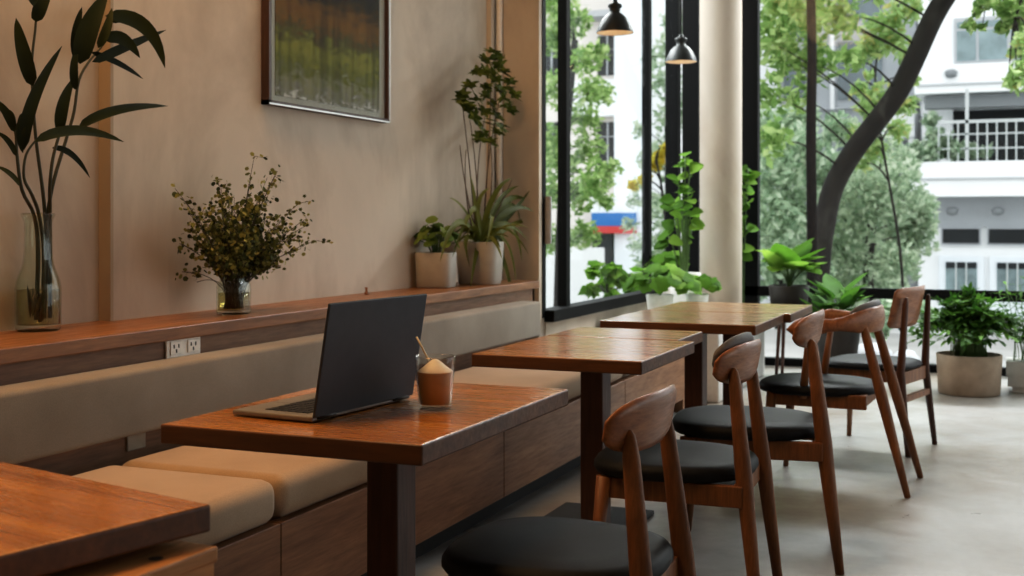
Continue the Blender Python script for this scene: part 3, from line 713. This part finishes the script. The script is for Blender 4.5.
for k in range(46):
    a = random.uniform(0, 2*math.pi); q = random.random()**.6; rr = 0.12*q; z = 0.225+0.14*(1-q*.75)+random.uniform(-.035,.02)
    c = V((rr*math.cos(a), rr*math.sin(a), z)); st.tube(qbez((rr*.2*math.cos(a), rr*.2*math.sin(a), .16), (rr*.4*math.cos(a), rr*.4*math.sin(a), z), c, 5), 0.002, 5)
    round_leaf(lv, c, random.uniform(.022,.036), (math.cos(a)*q*.9+random.gauss(0,.3), math.sin(a)*q*.9+random.gauss(0,.3), .8), (math.cos(a), math.sin(a), -.4))
st.build('stems', 'stem_green', t); lv.build('leaves', 'lf_round', t)

t = thing('potted_plant', 'larger beige pot with tall umbrella plant and strap leaves on the shelf', 'plant', (-2.715, 6.09, SH), R(6))
pot(t, 0.122, 0.235, 'pot', 4, 0.88)
o0 = V((-2.715, 6.09, SH))
st, lv = MB(), MB()
XS = -2.72
tops = [((476,240),(462,200),(466,150)),((478,240),(480,190),(470,120)),((480,240),(472,180),(486,110)),((482,240),(488,190),(492,62)),((484,238),(484,160),(502,90)),((476,240),(470,160),(461,95)),((484,240),(496,180),(490,140)),((478,240),(464,190),(460,145)),((486,240),(500,205),(512,180))]
for a, b_, c in tops:
    dx = random.uniform(-.07,.07); q = qbez(atX(*a, XS), atX(*b_, XS+dx*.6), atX(*c, XS+dx), 12)
    st.tube([p-o0 for p in q], [0.0045-0.0025*k/12 for k in range(13)], 6)
def whorl(mb, c, n, L, w, d):
    d = V(d).normalized(); a = d.cross(V((.2,.3,.9))); a.normalize(); b = d.cross(a)
    for k in range(n):
        t_ = 2*math.pi*k/n+random.uniform(-.2,.2); dr = (a*math.cos(t_)+b*math.sin(t_))*.9+d*.35-V((0,0,.25))
        dr.normalize(); mb.leaf(c, V(c)+dr*L*random.uniform(.75,1.1), w, d, 4, 0.0)
cl = [(492,52),(484,62),(500,65),(506,75),(478,72),(492,75),(512,82),(470,85),(485,88),(500,90),(515,95),(476,98),(464,92),(492,104),(506,106),(460,100),(470,108),(484,112),(498,118),(510,112),(466,104),(488,124),(478,126),(497,132),(486,138),(500,128),(480,140),(492,144),(474,118),(504,98),(486,98),(496,80),(488,70),(508,90),(461,106),(494,58)]
for (x, y) in cl:
  for rr in range(2):
    c = atX(x+random.uniform(-3,3)*rr, y+random.uniform(-4,4)*rr, XS+random.uniform(-.08,.1))-o0; whorl(lv, c, 6, random.uniform(.045,.068), .033, (random.gauss(.2,.5), random.gauss(0,.5), .8))
st.build('stems', 'stem_brown', t); lv.build('leaves', 'lf_scheff', t)
sp = MB()
spl = [((476,240),(462,205),(445,238),12),((478,240),(455,195),(440,262),11),((480,240),(480,170),(452,258),10),((484,240),(510,195),(534,212),12),((484,240),(505,180),(532,204),12),((486,240),(515,200),(522,262),11),((486,240),(512,215),(530,190),9),((480,240),(490,185),(512,178),10),((478,240),(476,200),(470,175),9),((484,240),(496,190),(519,186),10),((486,242),(510,222),(516,282),10),((482,242),(478,232),(470,290),9),((488,242),(505,225),(503,272),9),((484,240),(500,208),(528,240),11),((476,242),(458,225),(470,268),8),((482,240),(470,195),(490,188),9),((486,240),(498,205),(504,196),9),((480,240),(463,200),(449,198),8),((490,244),(508,250),(515,322),10),((488,242),(522,214),(536,222),9),((480,240),(500,190),(486,246),9),((484,240),(515,180),(520,222),9)]
for a, b_, c, w_ in spl:
    dx = random.uniform(-.02,.12); pts = qbez(atX(*a, XS), atX(*b_, XS+dx*.6), atX(*c, XS+dx), 10)
    sp.arcleaf([p-o0 for p in pts], w_*6.6/1200*.62, V((.8,-.5,.5)), .25)
for k in range(26):
    a = random.uniform(0, 2*math.pi); L = random.uniform(.16,.30); d = V((math.cos(a)*.8+.15, math.sin(a), 0))
    sp.arcleaf(qbez((0,0,.2), d*L*.45+V((0,0,.2+L*random.uniform(.5,1.0))), d*L+V((0,0,.2+L*random.uniform(-.3,.55))), 8), .026, V((-d.y, d.x, .2)).cross(d)+V((0,0,.6)), .25)
sp.build('strap_leaves', 'lf_spider', t)
for ch in t.children:
    if ch.name.split('.')[0] in ('stems', 'leaves', 'strap_leaves'): ch.rotation_euler = (0, 0, -R(6))
m = MB(); m.lathe([(0.001, 0), (0.010, 0), (0.012, 0.006), (0.006, 0.014), (0.005, 0.026), (0.009, 0.032), (0.001, 0.034)], n=12); o = m.build('knob', 'shelf', None, (-2.83, 5.02, SH)); tag(o, 'tiny dark wooden knob standing on the shelf left of the pots', 'knob'); o.name = 'wooden_peg'

# ------------------------------------------------------------------ window plants
def heart(mb, base, tip, w, nrm):   # broad leaf
    mb.leaf(base, tip, w, nrm, 6, 0.0, 0.12, 0.3)
def broad_plant(lv, st, n, spread, h0, h1, L, w, c=(0,0,0), lean=(0,0)):
    c = V(c)
    for k in range(n):
        a = 2*math.pi*k/n*2.4+random.uniform(-.3,.3); q = random.uniform(.25, 1); d = V((math.cos(a), math.sin(a), 0))
        z = h0+(h1-h0)*(1-q*.7)*random.uniform(.75,1.05); b = c+d*spread*q*.55+V((lean[0]*z, lean[1]*z, z))
        st.tube(qbez(c+V((0,0,h0*.2)), c+V((0,0,z*.7)), b, 6), .004, 5)
        tip = b+d*L*random.uniform(.6,.95)+V((0,0,random.uniform(-.15,.75)*L)); heart(lv, b, tip, w*random.uniform(.75,1.15), V((0,0,1))+d*.4)
def lobed(lv, st, c, n, spread, h, size):
    """bush of scalloped round leaves"""
    c = V(c)
    for k in range(n):
        a = random.uniform(0, 2*math.pi); q = random.random()**.5; d = V((math.cos(a), math.sin(a), 0))
        p = c+d*spread*q+V((0,0,h*(1-.55*q*q)*random.uniform(.55,1.05)))
        st.tube(qbez(c, c+d*spread*q*.3+V((0,0,h*.6)), p, 5), .003, 5)
        nrm = (d*.5*q+V((random.gauss(0,.3), random.gauss(0,.3)-.3, .8))).normalized(); e = nrm.cross(V((d.y, -d.x, .01))).normalized(); f = nrm.cross(e); r = size*random.uniform(.7,1.15)
        vs = [p]; N = 20
        for j in range(N):
            t_ = 2*math.pi*j/N; rr = r*(1+.14*math.cos(5*t_)); vs.append(p+e*rr*math.cos(t_)+f*rr*math.sin(t_)-nrm*.15*r)
        lv.add(vs, [(0, 1+j, 1+(j+1) % N) for j in range(N)], True)
# plinth that carries the window plants
m = MB(); m.rbox((-2.55, 7.75, 0), (-1.75, 9.35, 0.50), 0.01, 2, smooth=False); o = m.build('plant_plinth', 'plinth'); tag(o, 'low pale plinth under the window carrying the white-potted plants', 'plinth')
def wplant(name, label, loc, r, h, mat, fn, lf, taper=.8, group=None, e=None):
    t = thing(name, label, 'plant', loc, 0, group); pot(t, r, h, mat, e, taper); st, lv = MB(), MB(); fn(lv, st)
    st.build('stems', 'stem_green', t); lv.build('leaves', lf, t); return t
WG = 'white-potted plants under the window'
def f_low(lv, st): lobed(lv, st, (0, 0, .16), 60, .26, .24, .058)
p = atY(660, 300, 8.25); wplant('potted_plant', 'low bright green bush left of the round column, behind the far table', (p.x, p.y, .50), .10, .17, 'pot_white', f_low, 'lf_bright', group=WG)
def f_stalks(pts):
    def f(lv, st):
        for (dx, dy, z) in pts:
            b = V((dx*.3, dy*.3, .15)); tp = V((dx, dy, z)); st.tube(qbez(b, (dx*.3, dy*.3, z*.7), tp, 6), .006, 6)
            for k in range(5):
                a = random.uniform(0, 2*math.pi); d = V((math.cos(a), math.sin(a), random.uniform(-.5,.4))); heart(lv, tp-V((0,0,.02*k)), tp-V((0,0,.02*k))+d*.115, .10, V((random.gauss(0,.4), -.6, .6)))
    return f
f_tall = f_stalks([(0,0,1.18),(.03,.02,1.08),(-.05,0,1.0),(.03,-.03,.93),(-.1,.05,.86),(.0,-.08,.80),(.04,.0,.75),(-.1,.06,.70),(.03,.08,.62),(-.12,-.04,.58)])
p = atY(685, 300, 8.9); wplant('potted_plant', 'tall bright green plant in white pot just left of the round column', (p.x, p.y, .50), .12, .30, 'pot_white', f_tall, 'lf_bright', group=WG)
p = atY(741, 300, 9.80); wplant('potted_plant', 'tall green plant behind the round column, leaves showing to its right', (p.x, p.y, 0), .10, .35, 'pot_white', f_stalks([(.02,0,1.55),(.05,.0,1.42),(.0,0,1.3),(.04,0,1.15),(.0,0,.98),(.06,0,1.62)]), 'lf_bright', group=WG)
def f_mid(lv, st): lobed(lv, st, (0, 0, .15), 30, .16, .16, .05)
p = atY(697, 300, 8.6); wplant('potted_plant', 'small green plant in white pot against the column foot', (p.x, p.y, .50), .085, .16, 'pot_white', f_mid, 'lf_bright', group=WG)
def f_mid2(lv, st): lobed(lv, st, (0, 0, .25), 26, .17, .24, .052)
p = atY(668, 300, 9.2); wplant('potted_plant', 'green leafy plant in pot behind the low bright bush', (p.x, p.y, .50), .10, .28, 'pot_white', f_mid2, 'lf_bright', group=WG)
# by the far window
STD = 'pot stands by the far window'
def stand(x, y, h, label):
    t = thing('plant_stand', label, 'stand', (x, y, 0), 0, STD)
    m = MB(); m.lathe([(0.001, h-.03), (.17, h-.03), (.175, h-.02), (.175, h), (.001, h)], n=28); m.build('stand_top', 'table_dark', t)
    for k in range(3):
        a = k*2.094; m = MB(); m.tube([(.15*math.cos(a), .15*math.sin(a), 0), (.10*math.cos(a), .10*math.sin(a), h-.03)], [.012, .016], 8); m.build('leg', 'table_dark', t)
def f_broad(lv, st): broad_plant(lv, st, 26, .24, .2, .40, .24, .19)
p = atY(789, 300, 9.35); stand(p.x, p.y, .55, 'dark round stand holding the dark pot of broad leaves')
wplant('potted_plant', 'broad-leaved plant in dark pot at the far window right of the column', (p.x, p.y, .55), .155, .145, 'pot_dark', f_broad, 'lf_bright', .9)
def f_broad2(lv, st): broad_plant(lv, st, 40, .25, .3, .62, .22, .13)
p = atY(838, 360, 8.9); stand(p.x, p.y, .12, 'low dark stand under the black bowl pot')
wplant('potted_plant', 'leafy plant in black pot behind the armchair', (p.x, p.y, .12), .16, .30, 'pot_dark', f_broad2, 'lf_deep', .75)
# big planter with fern-like palm
def fronds(lv, st, n, h, spread, base, L=.11, w=.026, droop=.5):
    for k in range(n):
        a = random.uniform(0, 2*math.pi); q = random.random()**.6; d = V((math.cos(a), math.sin(a), 0))
        b = V(base)+d*.13*random.random(); tp = V(base)+d*spread*q+V((0,0,h*(1-.55*q*q)*random.uniform(.55,1.0)))
        path = qbez(b, V(base)+d*spread*q*.25+V((0,0,h*.75)), tp, 10); st.tube(path, [.004-.0025*i/10 for i in range(11)], 5)
        for i in range(4, 11):
            ax = (path[i]-path[i-1]+V((random.gauss(0,.012), random.gauss(0,.012), random.gauss(0,.012)))).normalized(); sd = ax.cross(V((0,0,1)))
            sd = sd.normalized() if sd.length > 1e-3 else V((1,0,0))
            for s in (-1, 1):
                dr = (sd*s*random.uniform(.4,1)+ax*random.uniform(.2,.9)+V((0,0,random.uniform(-.5,.5)))).normalized(); lv.leaf(path[i], path[i]+dr*L*random.uniform(.7,1.1), w, (random.gauss(0,.2), random.gauss(0,.2), 1), 3)
            if i == 10: lv.leaf(path[i], path[i]+ax*L, w, (0,0,1), 3)
def f_palm(lv, st): fronds(lv, st, 150, .46, .37, (0, 0, .24), .085, .036)
p = atY(969, 385, 8.85); t = wplant('potted_plant', 'big round stone planter with dense dark green plant on the floor', (p.x, p.y, 0), .215, .275, 'pot_stone', f_palm, 'lf_fern', .94)
t = thing('planter_box', 'pale rectangular planter box at the right edge', 'plant', (.26, 9.15, 0), 0)
m = MB(); m.box((-.27, -.14, .04), (.32, .14, .20)); m.box((-.28, -.15, .12), (.33, .15, .215)); m.box((-.24, -.12, 0), (.28, .12, .04)); m.build('box', 'crate', t)
st, lv = MB(), MB()
for k in range(60):
    b = V((random.uniform(-.25,.3), random.uniform(-.1,.1), .2)); tp = b+V((random.gauss(0,.11), random.gauss(0,.1), random.uniform(.2,.58))); path = qbez(b, b+V((0,0,.2)), tp, 8); st.tube(path, .003, 5)
    for i in range(3, 9):
        for s in range(2):
            d = V((random.gauss(0,1), random.gauss(0,1), random.uniform(-.1,.6))).normalized(); lv.leaf(path[i], path[i]+d*random.uniform(.07,.12), .028, (0,0,1), 3)
st.build('stems', 'stem_green', t); lv.build('leaves', 'lf_deep', t)

# ------------------------------------------------------------------ outside
GZ = -1.2
m = MB(); m.box((-60, YF+4, GZ-.2), (40, 70, GZ)); struct('ground', m, 'street')
m = MB(); m.box((-8, YF+.11, -.3), (10, YF+4, -.06)); m.box((-8, 5, -.3), (-3.11, YF+.11, -.06)); struct('ground_terrace', m, 'terrace')
# --- building to the right
BY = 32.0
def rect(mb, x0, y0, x1, y1, Yf, Yb):
    """box whose front face fills a pixel rectangle on plane Y=Yf"""
    a = atY(x0, y1, Yf); b = atY(x1, y0, Yf); mb.box((a.x, Yf, min(a.z, b.z)), (b.x, Yb, max(a.z, b.z)))
def zat(py, px=970): return atY(px, py, BY).z
def xat(px): return atY(px, 200, BY).x
def brect(mb, x0, y0, x1, y1, Yf, Yb): mb.box((xat(x0), Yf, zat(y1)), (xat(x1), Yb, zat(y0)))
t = thing('apartment_building', 'white apartment building with railed balcony across the street', 'building', (0, BY, GZ)); inv = Matrix.Translation(-t.location)
def part(mb, name, mat, par=None):
    o = mb.build(name, mat, par or t); 
    if not par: o.matrix_parent_inverse = inv
    return o
m = MB(); brect(m, 918, -90, 1180, 96, BY, BY+6); brect(m, 918, 200, 1180, 340, BY, BY+6); brect(m, 918, 96, 950, 200, BY+1.6, BY+6); brect(m, 950, 96, 1180, 200, BY+2.0, BY+6); part(m, 'wall', 'bwhite')
m = MB(); brect(m, 916, 66, 1180, 94, BY-.5, BY+.2); part(m, 'upper_ledge', 'bwhite')
m = MB(); brect(m, 914, 163, 1180, 197, BY-1.0, BY+2.0); part(m, 'balcony_slab', 'bwhite')
m = MB(); brect(m, 925, 96, 1180, 108, BY-.2, BY+.2); part(m, 'shade_beam', 'bshade')  # dark strip stands in for the shade under the upper ledge
m = MB(); brect(m, 949, 104, 1160, 166, BY+1.9, BY+2.0); part(m, 'balcony_window_and_shade', 'bdark')  # dark window enlarged so its colour also carries the recess shade
m = MB(); brect(m, 925, 197, 1180, 227, BY-.06, BY); part(m, 'shaded_band', 'bgrey')  # grey strip puts the shade below the balcony slab into colour
m = MB(); brect(m, 918, 85, 1180, 86.5, BY-.56, BY-.5); brect(m, 914, 179, 1180, 180.5, BY-1.06, BY-1.0); part(m, 'cable', 'bgrey')
for x0, x1, y0, y1, mat in ((957, 1040, 22, 61, 'bglass'), (1060, 1140, 22, 61, 'bglass')):
    q = MB(); brect(q, x0-3, y0-4, x1+3, y1+2, BY-.08, BY+.02); fr = part(q, 'window', 'bgrey')
    q = MB(); brect(q, x0, y0+9, x0+19, y1, BY-.1, BY-.07); brect(q, x0+22, y0+9, x0+50, y1, BY-.1, BY-.07); brect(q, x0+54, y0+9, x1, y1, BY-.1, BY-.07); brect(q, x0, y0, x1, y0+6, BY-.1, BY-.07); g_ = part(q, 'pane', mat, fr)
for x0, x1 in ((943, 979), (989, 1030), (1042, 1085)):
    q = MB(); brect(q, x0-2, 226, x1+2, 245, BY-.1, BY); fr = part(q, 'transom', 'bgrey'); q = MB(); brect(q, x0, 229, x1, 243, BY-.13, BY-.1); g_ = part(q, 'pane', 'bdark', fr)
for x0 in (939, 990, 1043):
    q = MB(); brect(q, x0, 256, x0+45, 330, BY-.1, BY); fr = part(q, 'shutter_door', 'bblue')
    q = MB(); brect(q, x0+7, 262, x0+38, 296, BY-.13, BY-.1); g_ = part(q, 'pane', 'bglass', fr)
    q = MB(); brect(q, x0+7, 262, x0+38, 268, BY-.15, BY-.13)
    g_ = part(q, 'blind', 'bdark', fr)
    q = MB()
    for k in (.33, .66): brect(q, x0+7+31*k-.8, 262, x0+7+31*k+.8, 296, BY-.17, BY-.13)
    g_ = part(q, 'glazing_bar', 'rail', fr)
m = MB()
brect(m, 940, 123, 1180, 126, BY-1.0, BY-.95); brect(m, 940, 136, 1180, 137.4, BY-1.0, BY-.95); brect(m, 940, 150, 1180, 151.4, BY-1.0, BY-.95)
for k in range(26): brect(m, 940+9.4*k, 124, 941.6+9.4*k, 163, BY-.99, BY-.96)
part(m, 'railing', 'rail')
m = MB(); brect(m, 966.5, 93, 970, 163, BY-1.0, BY-.9); part(m, 'post', 'rail')
for px, py in ((953, 212), (998, 212), (952, 76)):
    m = MB(); c = V((xat(px), BY-.55, zat(py))); m.lathe([(.001, -.1), (.12, -.06), (.16, .06), (.08, .12), (.001, .13)], c, 12); part(m, 'wall_lamp', 'bshade')
# --- grey building, middle
t = thing('office_building', 'grey glazed building half hidden behind the street trees', 'building', (-6, 36, GZ)); inv = Matrix.Translation(-t.location); BY2 = 36.0
def r2(mb, x0, y0, x1, y1, d): a = atY(x0, y1, BY2); b = atY(x1, y0, BY2); mb.box((a.x, BY2-d, a.z), (b.x, BY2+4, b.z))
m = MB(); r2(m, 752, -90, 916, 330, 0); part(m, 'wall', 'bgrey')
for x0, y0, x1, y1 in ((838, 40, 882, 100), (784, 70, 806, 100), (838, -50, 882, 20), (770, -40, 815, 40), (770, 130, 815, 170), (838, 130, 882, 190), (770, 210, 900, 300)):
    q = MB(); r2(q, x0, y0, x1, y1, .05); part(q, 'window', 'bglass2')
m = MB(); r2(m, 831, -90, 835, 110, .2); r2(m, 752, 106, 916, 112, .2); part(m, 'pilaster', 'bwhite')
m = MB(); r2(m, 886, 112, 918, 141, 1.5); r2(m, 912, 141, 918, 250, 1.4); part(m, 'porch', 'bwhite')
# --- white building at the left
t = thing('shop_building', 'white building with blue and red sign band seen through the left window', 'building', (-11, 30, GZ)); inv = Matrix.Translation(-t.location); BY3 = 30.0
def r3(mb, x0, y0, x1, y1, d): a = atY(x0, y1, BY3); b = atY(x1, y0, BY3); mb.box((a.x, BY3-d, a.z), (b.x, BY3+4, b.z))
m = MB(); r3(m, 470, -120, 622, 310, 0); part(m, 'wall', 'bpink')
m = MB(); r3(m, 620, -120, 646, 310, .5); part(m, 'tower', 'bblue')
m = MB(); r3(m, 646, -120, 750, 310, .1); part(m, 'side_wall', 'bwhite')
for x0, y0, x1, y1 in ((598, 35, 618, 76), (598, 122, 619, 168), (540, 40, 565, 80), (540, 122, 565, 168), (655, 30, 690, 75), (655, 130, 690, 168)):
    q = MB(); r3(q, x0, y0, x1, y1, .04); fr = part(q, 'window', 'bdark'); q = MB(); r3(q, (x0+x1)/2-.8, y0, (x0+x1)/2+.8, y1, .08); r3(q, x0, y0+14, x1, y0+15.5, .08); g_ = part(q, 'glazing_bar', 'bgrey', fr)
m = MB(); r3(m, 575, 80, 622, 118, .3); part(m, 'balcony_front', 'bwhite')
m = MB(); r3(m, 590, 14, 622, 22, .8); part(m, 'eave', 'bgrey')
m = MB(); r3(m, 600, 213, 642, 226, .7); part(m, 'sign_band', 'sign_blue'); m = MB(); r3(m, 600, 226, 642, 233, .75); part(m, 'sign_band', 'sign_red')
m = MB(); r3(m, 594, 196, 642, 213, .6); part(m, 'canopy', 'bwhite')
m = MB(); r3(m, 599, 233, 619, 268, .55); part(m, 'shop_front', 'bdark')
m = MB(); a = atY(520, 300, 24); b = atY(600, 248, 24); m.box((a.x, 24, GZ), (b.x, 24.3, b.z)); o = m.build('garden_wall', 'bwhite'); tag(o, 'low white wall beyond the left window at street level', 'wall')

# --- trees
def blob_leaves(lv, blobs, n, size, ratio=.45):
    tot = sum(b[1]*b[1] for b in blobs)
    for c, r in blobs:
        for k in range(int(n*r*r/tot)+1):
            d = V((random.gauss(0,1), random.gauss(0,1), random.gauss(0,.85))); d.normalize(); lv.quadleaf(V(c)+d*r*random.random()**.45, size*random.uniform(.6,1.2), ratio)
def tree(name, label, Y, trunk, rad, blobs, n, size, lf, bark='bark', dy=1.2, group='street trees outside the windows', ratio=.45, gz=GZ, twigs=True):
    base = atY(trunk[0][0], 300, Y); t = thing(name, label, 'tree', (base.x, Y, gz), 0, group); inv_o = V(t.location)
    pts = smooth_path([(atY(x, y, Y)-inv_o) for x, y in trunk], 4)
    pts = [V((pts[0].x, pts[0].y, 0))]+pts if pts[0].z > .05 else pts
    m = MB(); k = len(pts); m.tube(pts, [rad[0]+(rad[1]-rad[0])*i/(k-1) for i in range(k)], 14)
    B = []
    for (x, y, rp) in blobs:
        c = atY(x, y, Y+random.uniform(-dy, dy))-inv_o; B.append((c, rp*Y*1.02/1200))
        if twigs:
            q = min(pts, key=lambda p_: (p_-c).length+(.5 if p_.z > c.z else 0)); m.tube(qbez(q, (q+c)/2+V((0,0,.2)), c, 5), [.014, .012, .010, .008, .006, .004], 5)
    m.build('trunk', bark, t); lv = MB(); blob_leaves(lv, B, n, size, ratio); lv.build('foliage', lf, t); return t
tree('street_tree', 'leaning tree with thick bare dark trunk outside the far window', 14.0, [(812,360),(815,320),(820,260),(824,228),(833,188),(853,152),(876,122),(898,92),(915,58),(932,20),(950,-10),(985,-60)], (.125, .11),
     [(800,20,34),(775,5,30),(815,65,26),(785,60,24),(770,95,24),(840,15,24),(880,-40,40),(960,-60,40),(770,140,22),(800,-30,40),(850,60,14),(765,40,24),(800,100,14),(1000,-70,50)], 3600, .16, 'lf_tree', dy=.9)
tree('street_tree', 'slender straight dark trunk close outside the far window', 12.2, [(812,330),(812,240),(811,140),(812,60),(811,0),(812,-60)], (.055, .042), [(830,-60,30),(790,-70,30),(812,-90,40)], 900, .12, 'lf_tree', 'trunk_dark', .5)
tree('pale_tree', 'pale drooping leafy tree before the white apartment building', 19.0, [(868,340),(868,280),(872,220),(880,180)], (.10, .05),
     [(850,215,38),(885,190,36),(905,215,32),(870,255,36),(912,240,26),(840,255,30),(895,265,24),(860,180,26),(920,205,18),(845,290,26),(880,150,22),(925,225,12),(900,165,20),(880,285,22)], 7500, .15, 'lf_pale', dy=1.0)
tree('dusky_bush', 'dense dusky green bush right of the black window post', 17.0, [(780,340),(782,250),(785,170)], (.09, .04),
     [(775,180,30),(800,150,28),(770,225,32),(800,215,28),(790,255,32),(765,275,26),(815,180,18),(800,120,22),(770,130,26),(812,270,22),(835,170,20),(840,130,18),(765,160,20)], 6500, .15, 'lf_dusky', dy=.9)
tree('young_tree', 'yellow-green young leaves beside the leaning trunk', 16.0, [(905,340),(900,250),(885,160),(875,90),(880,30)], (.02, .01),
     [(882,28,20),(895,42,14),(870,48,15),(905,55,10),(860,90,10),(885,100,18),(868,108,12),(905,105,12),(898,130,12),(858,135,12),(875,150,12),(905,10,16),(930,-15,14),(915,80,6),(862,165,8),(870,75,6)], 1500, .17, 'lf_young', dy=.6, ratio=.36)
# left window trees
tree('street_tree', 'green tree filling the left strip of the left window', 20.0, [(560,330),(562,230),(566,130),(575,40)], (.14, .06),
     [(552,40,20),(556,90,22),(548,140,20),(562,160,22),(585,60,18),(592,90,18),(598,52,12),(585,120,20),(603,95,14),(570,20,24),(550,190,22),(575,195,24),(595,180,20),(610,170,12),(550,0,24),(590,150,18),(556,240,20),(585,235,18),(605,200,12)], 4200, .17, 'lf_tree', dy=1.0)
tree('street_tree', 'light green tree right of the white tower in the left window', 22.0, [(672,330),(670,230),(668,130),(668,60)], (.12, .05),
     [(664,80,20),(672,120,22),(668,50,16),(675,170,20),(660,150,14),(670,210,22),(662,240,22),(680,40,18),(655,205,14),(640,185,10),(635,200,10),(690,100,18),(672,20,14),(640,245,14),(655,265,18),(648,160,12),(640,130,9),(646,270,14),(630,225,9),(650,60,10)], 2600, .17, 'lf_pale', dy=.8)
tree('young_tree', 'sprig of yellow leaves between the left window mullions', 15.0, [(670,330),(668,250),(662,190),(656,160)], (.03, .012), [(660,158,9),(655,165,8),(665,150,7),(645,178,7),(634,186,6)], 330, .12, 'lf_yellow', dy=.3)
tree('low_shrub', 'low bright shrub outside the middle of the left window', 11.5, [(610,345),(608,300),(606,275)], (.015, .008), [(595,270,8),(612,272,9),(604,284,7),(624,280,9),(590,292,7),(632,294,8),(614,296,7),(640,284,8)], 190, .17, 'lf_bright', dy=.2, gz=-.06, ratio=.7)
# overhanging sprays, top right
tree('overhanging_branch', 'orange-tipped leafy spray hanging into the top right corner', 12.6, [(1100,-80),(1062,-60),(1030,-20),(1015,20)], (.03, .008),
     [(1018,50,10),(1022,70,12),(1016,82,10),(1020,30,8),(1026,15,12),(1008,84,6),(1030,40,14)], 420, .12, 'lf_young', dy=.25, gz=GZ, ratio=.45)
tree('overhanging_branch', 'bright green leafy spray hanging at the top right', 12.8, [(1060,-90),(1040,-60),(1010,-30),(992,-5)], (.03, .008),
     [(1005,8,12),(990,0,11),(1012,20,9),(1003,30,6),(978,10,7),(1020,0,12),(970,25,6),(982,28,5),(1006,26,5)], 420, .13, 'lf_tree', dy=.25, gz=GZ, ratio=.45)
tree('balcony_shrub', 'dusky shrub growing along the balcony railing', 31.4, [(935,190),(938,165),(940,150)], (.05, .03), [(930,150,12),(945,145,12),(958,150,10),(935,135,9),(925,160,10),(970,150,8),(985,152,7),(915,150,10),(930,120,8)], 1100, .26, 'lf_dusky', dy=.3, gz=zat(163), group='shrubs outside')
# hedge line and bits outside the low panes
tree('low_shrub', 'small leafy shrub outside the low panes behind the flat-backed chair', 11.2, [(905,360),(905,330),(905,310)], (.02, .01), [(890,310,12),(908,300,12),(922,308,10),(880,330,10),(870,320,10),(930,320,8)], 420, .12, 'lf_dusky', dy=.2, gz=-.06, group='shrubs outside')
for (px, py, s, lab) in ((872, 352, .17, 'pale rounded boulder outside the low panes behind the armchair'), (905, 362, .13, 'smaller pale boulder outside the low panes near the flat-backed chair')):
    p = atY(px, py, 10.6); m = MB(); m.lathe([(.001, 0), (s*.9, 0), (s*1.1, s*.35), (s*.95, s*.8), (s*.5, s*1.15), (.001, s*1.25)], n=14)
    m.v = [(x+random.uniform(-.02,.02), y+random.uniform(-.02,.02), max(0, z+random.uniform(-.01,.01)) if z > 0 else 0) for x, y, z in m.v]; o = m.build('boulder', 'bgrey', None, (p.x, 10.6, -.06)); tag(o, lab, 'rock')
m = MB(); m.rbox((.15, 10.5, -.06), (1.1, 11.1, .52), .05, 3); o = m.build('tarpaulin_bundle', 'teal'); tag(o, 'teal covered bundle outside the glass behind the right planters', 'tarpaulin')

# ------------------------------------------------------------------ light
wd = bpy.data.worlds.new('overcast'); scene.world = wd; wd.use_nodes = True; nt = wd.node_tree
bg = nt.nodes['Background']
tc = nt.nodes.new('ShaderNodeTexCoord'); sx = nt.nodes.new('ShaderNodeSeparateXYZ'); nt.links.new(tc.outputs['Generated'], sx.inputs[0])
c = ramp(nt, sx.outputs[2], [(0.0, (0.80, 0.83, 0.86)), (0.5, (0.95, 0.97, 1.0))]); nt.links.new(c, bg.inputs[0]); bg.inputs[1].default_value = 2.15
def area(name, loc, target, sx_, sy_, power, col=(1,1,1)):
    l = bpy.data.lights.new(name, 'AREA'); l.shape = 'RECTANGLE'; l.size = sx_; l.size_y = sy_; l.energy = power; l.color = col
    o = bpy.data.objects.new(name, l); COL.objects.link(o); o.location = loc
    d = V(target)-V(loc); o.rotation_euler = d.to_track_quat('-Z', 'Y').to_euler(); return o
area('daylight_far', (0.4, 10.95, 4.85), (-0.4, 5.8, 0.3), 5.5, 1.4, 900, (0.97, 0.98, 1.0))
area('daylight_left', (-3.7, 8.4, 4.0), (-1.2, 7.2, 0.4), 2.4, 1.4, 190, (0.97, 0.98, 1.0))
area('warm_ceiling', (-2.42, 2.1, 4.07), (-2.42, 2.15, 0), 0.9, 4.4, 112, (1.0, 0.60, 0.28))
for o in list(scene.objects):
    if o.name.startswith('pendant_lamp') and o.type == 'EMPTY':
        l = bpy.data.lights.new('lamp_glow', 'POINT'); l.energy = 0.35; l.color = (1, .72, .45); l.shadow_soft_size = .03
        q = bpy.data.objects.new('lamp_glow', l); COL.objects.link(q); q.location = o.location+V((0, 0, .02))

cam = bpy.data.cameras.new('camera'); co = bpy.data.objects.new('camera', cam); COL.objects.link(co)
co.location = (0, 0, EYE); co.rotation_euler = (R(90), 0, R(22.5))
cam.sensor_width = 36; cam.lens = F*36/1024; cam.shift_y = -(288-CY)/1024; cam.clip_start = .05; cam.clip_end = 300
cam.dof.use_dof = True; cam.dof.focus_distance = 3.1; cam.dof.aperture_fstop = 5.0
scene.camera = co
scene.view_settings.view_transform = 'Standard'; scene.view_settings.look = 'None'; scene.view_settings.exposure = 0
vs = scene.view_settings; vs.use_curve_mapping = True; cm = vs.curve_mapping
cu = cm.curves[3]
cu.points[0].location = (0, 0); cu.points[-1].location = (1, 1)
for x_, y_ in ((0.06, 0.038), (0.22, 0.185), (0.55, 0.57)): cu.points.new(x_, y_)
cm.update()
scene.cycles.use_denoising = True; scene.cycles.max_bounces = 10; scene.cycles.transparent_max_bounces = 16
scene.cycles.caustics_reflective = False; scene.cycles.caustics_refractive = False
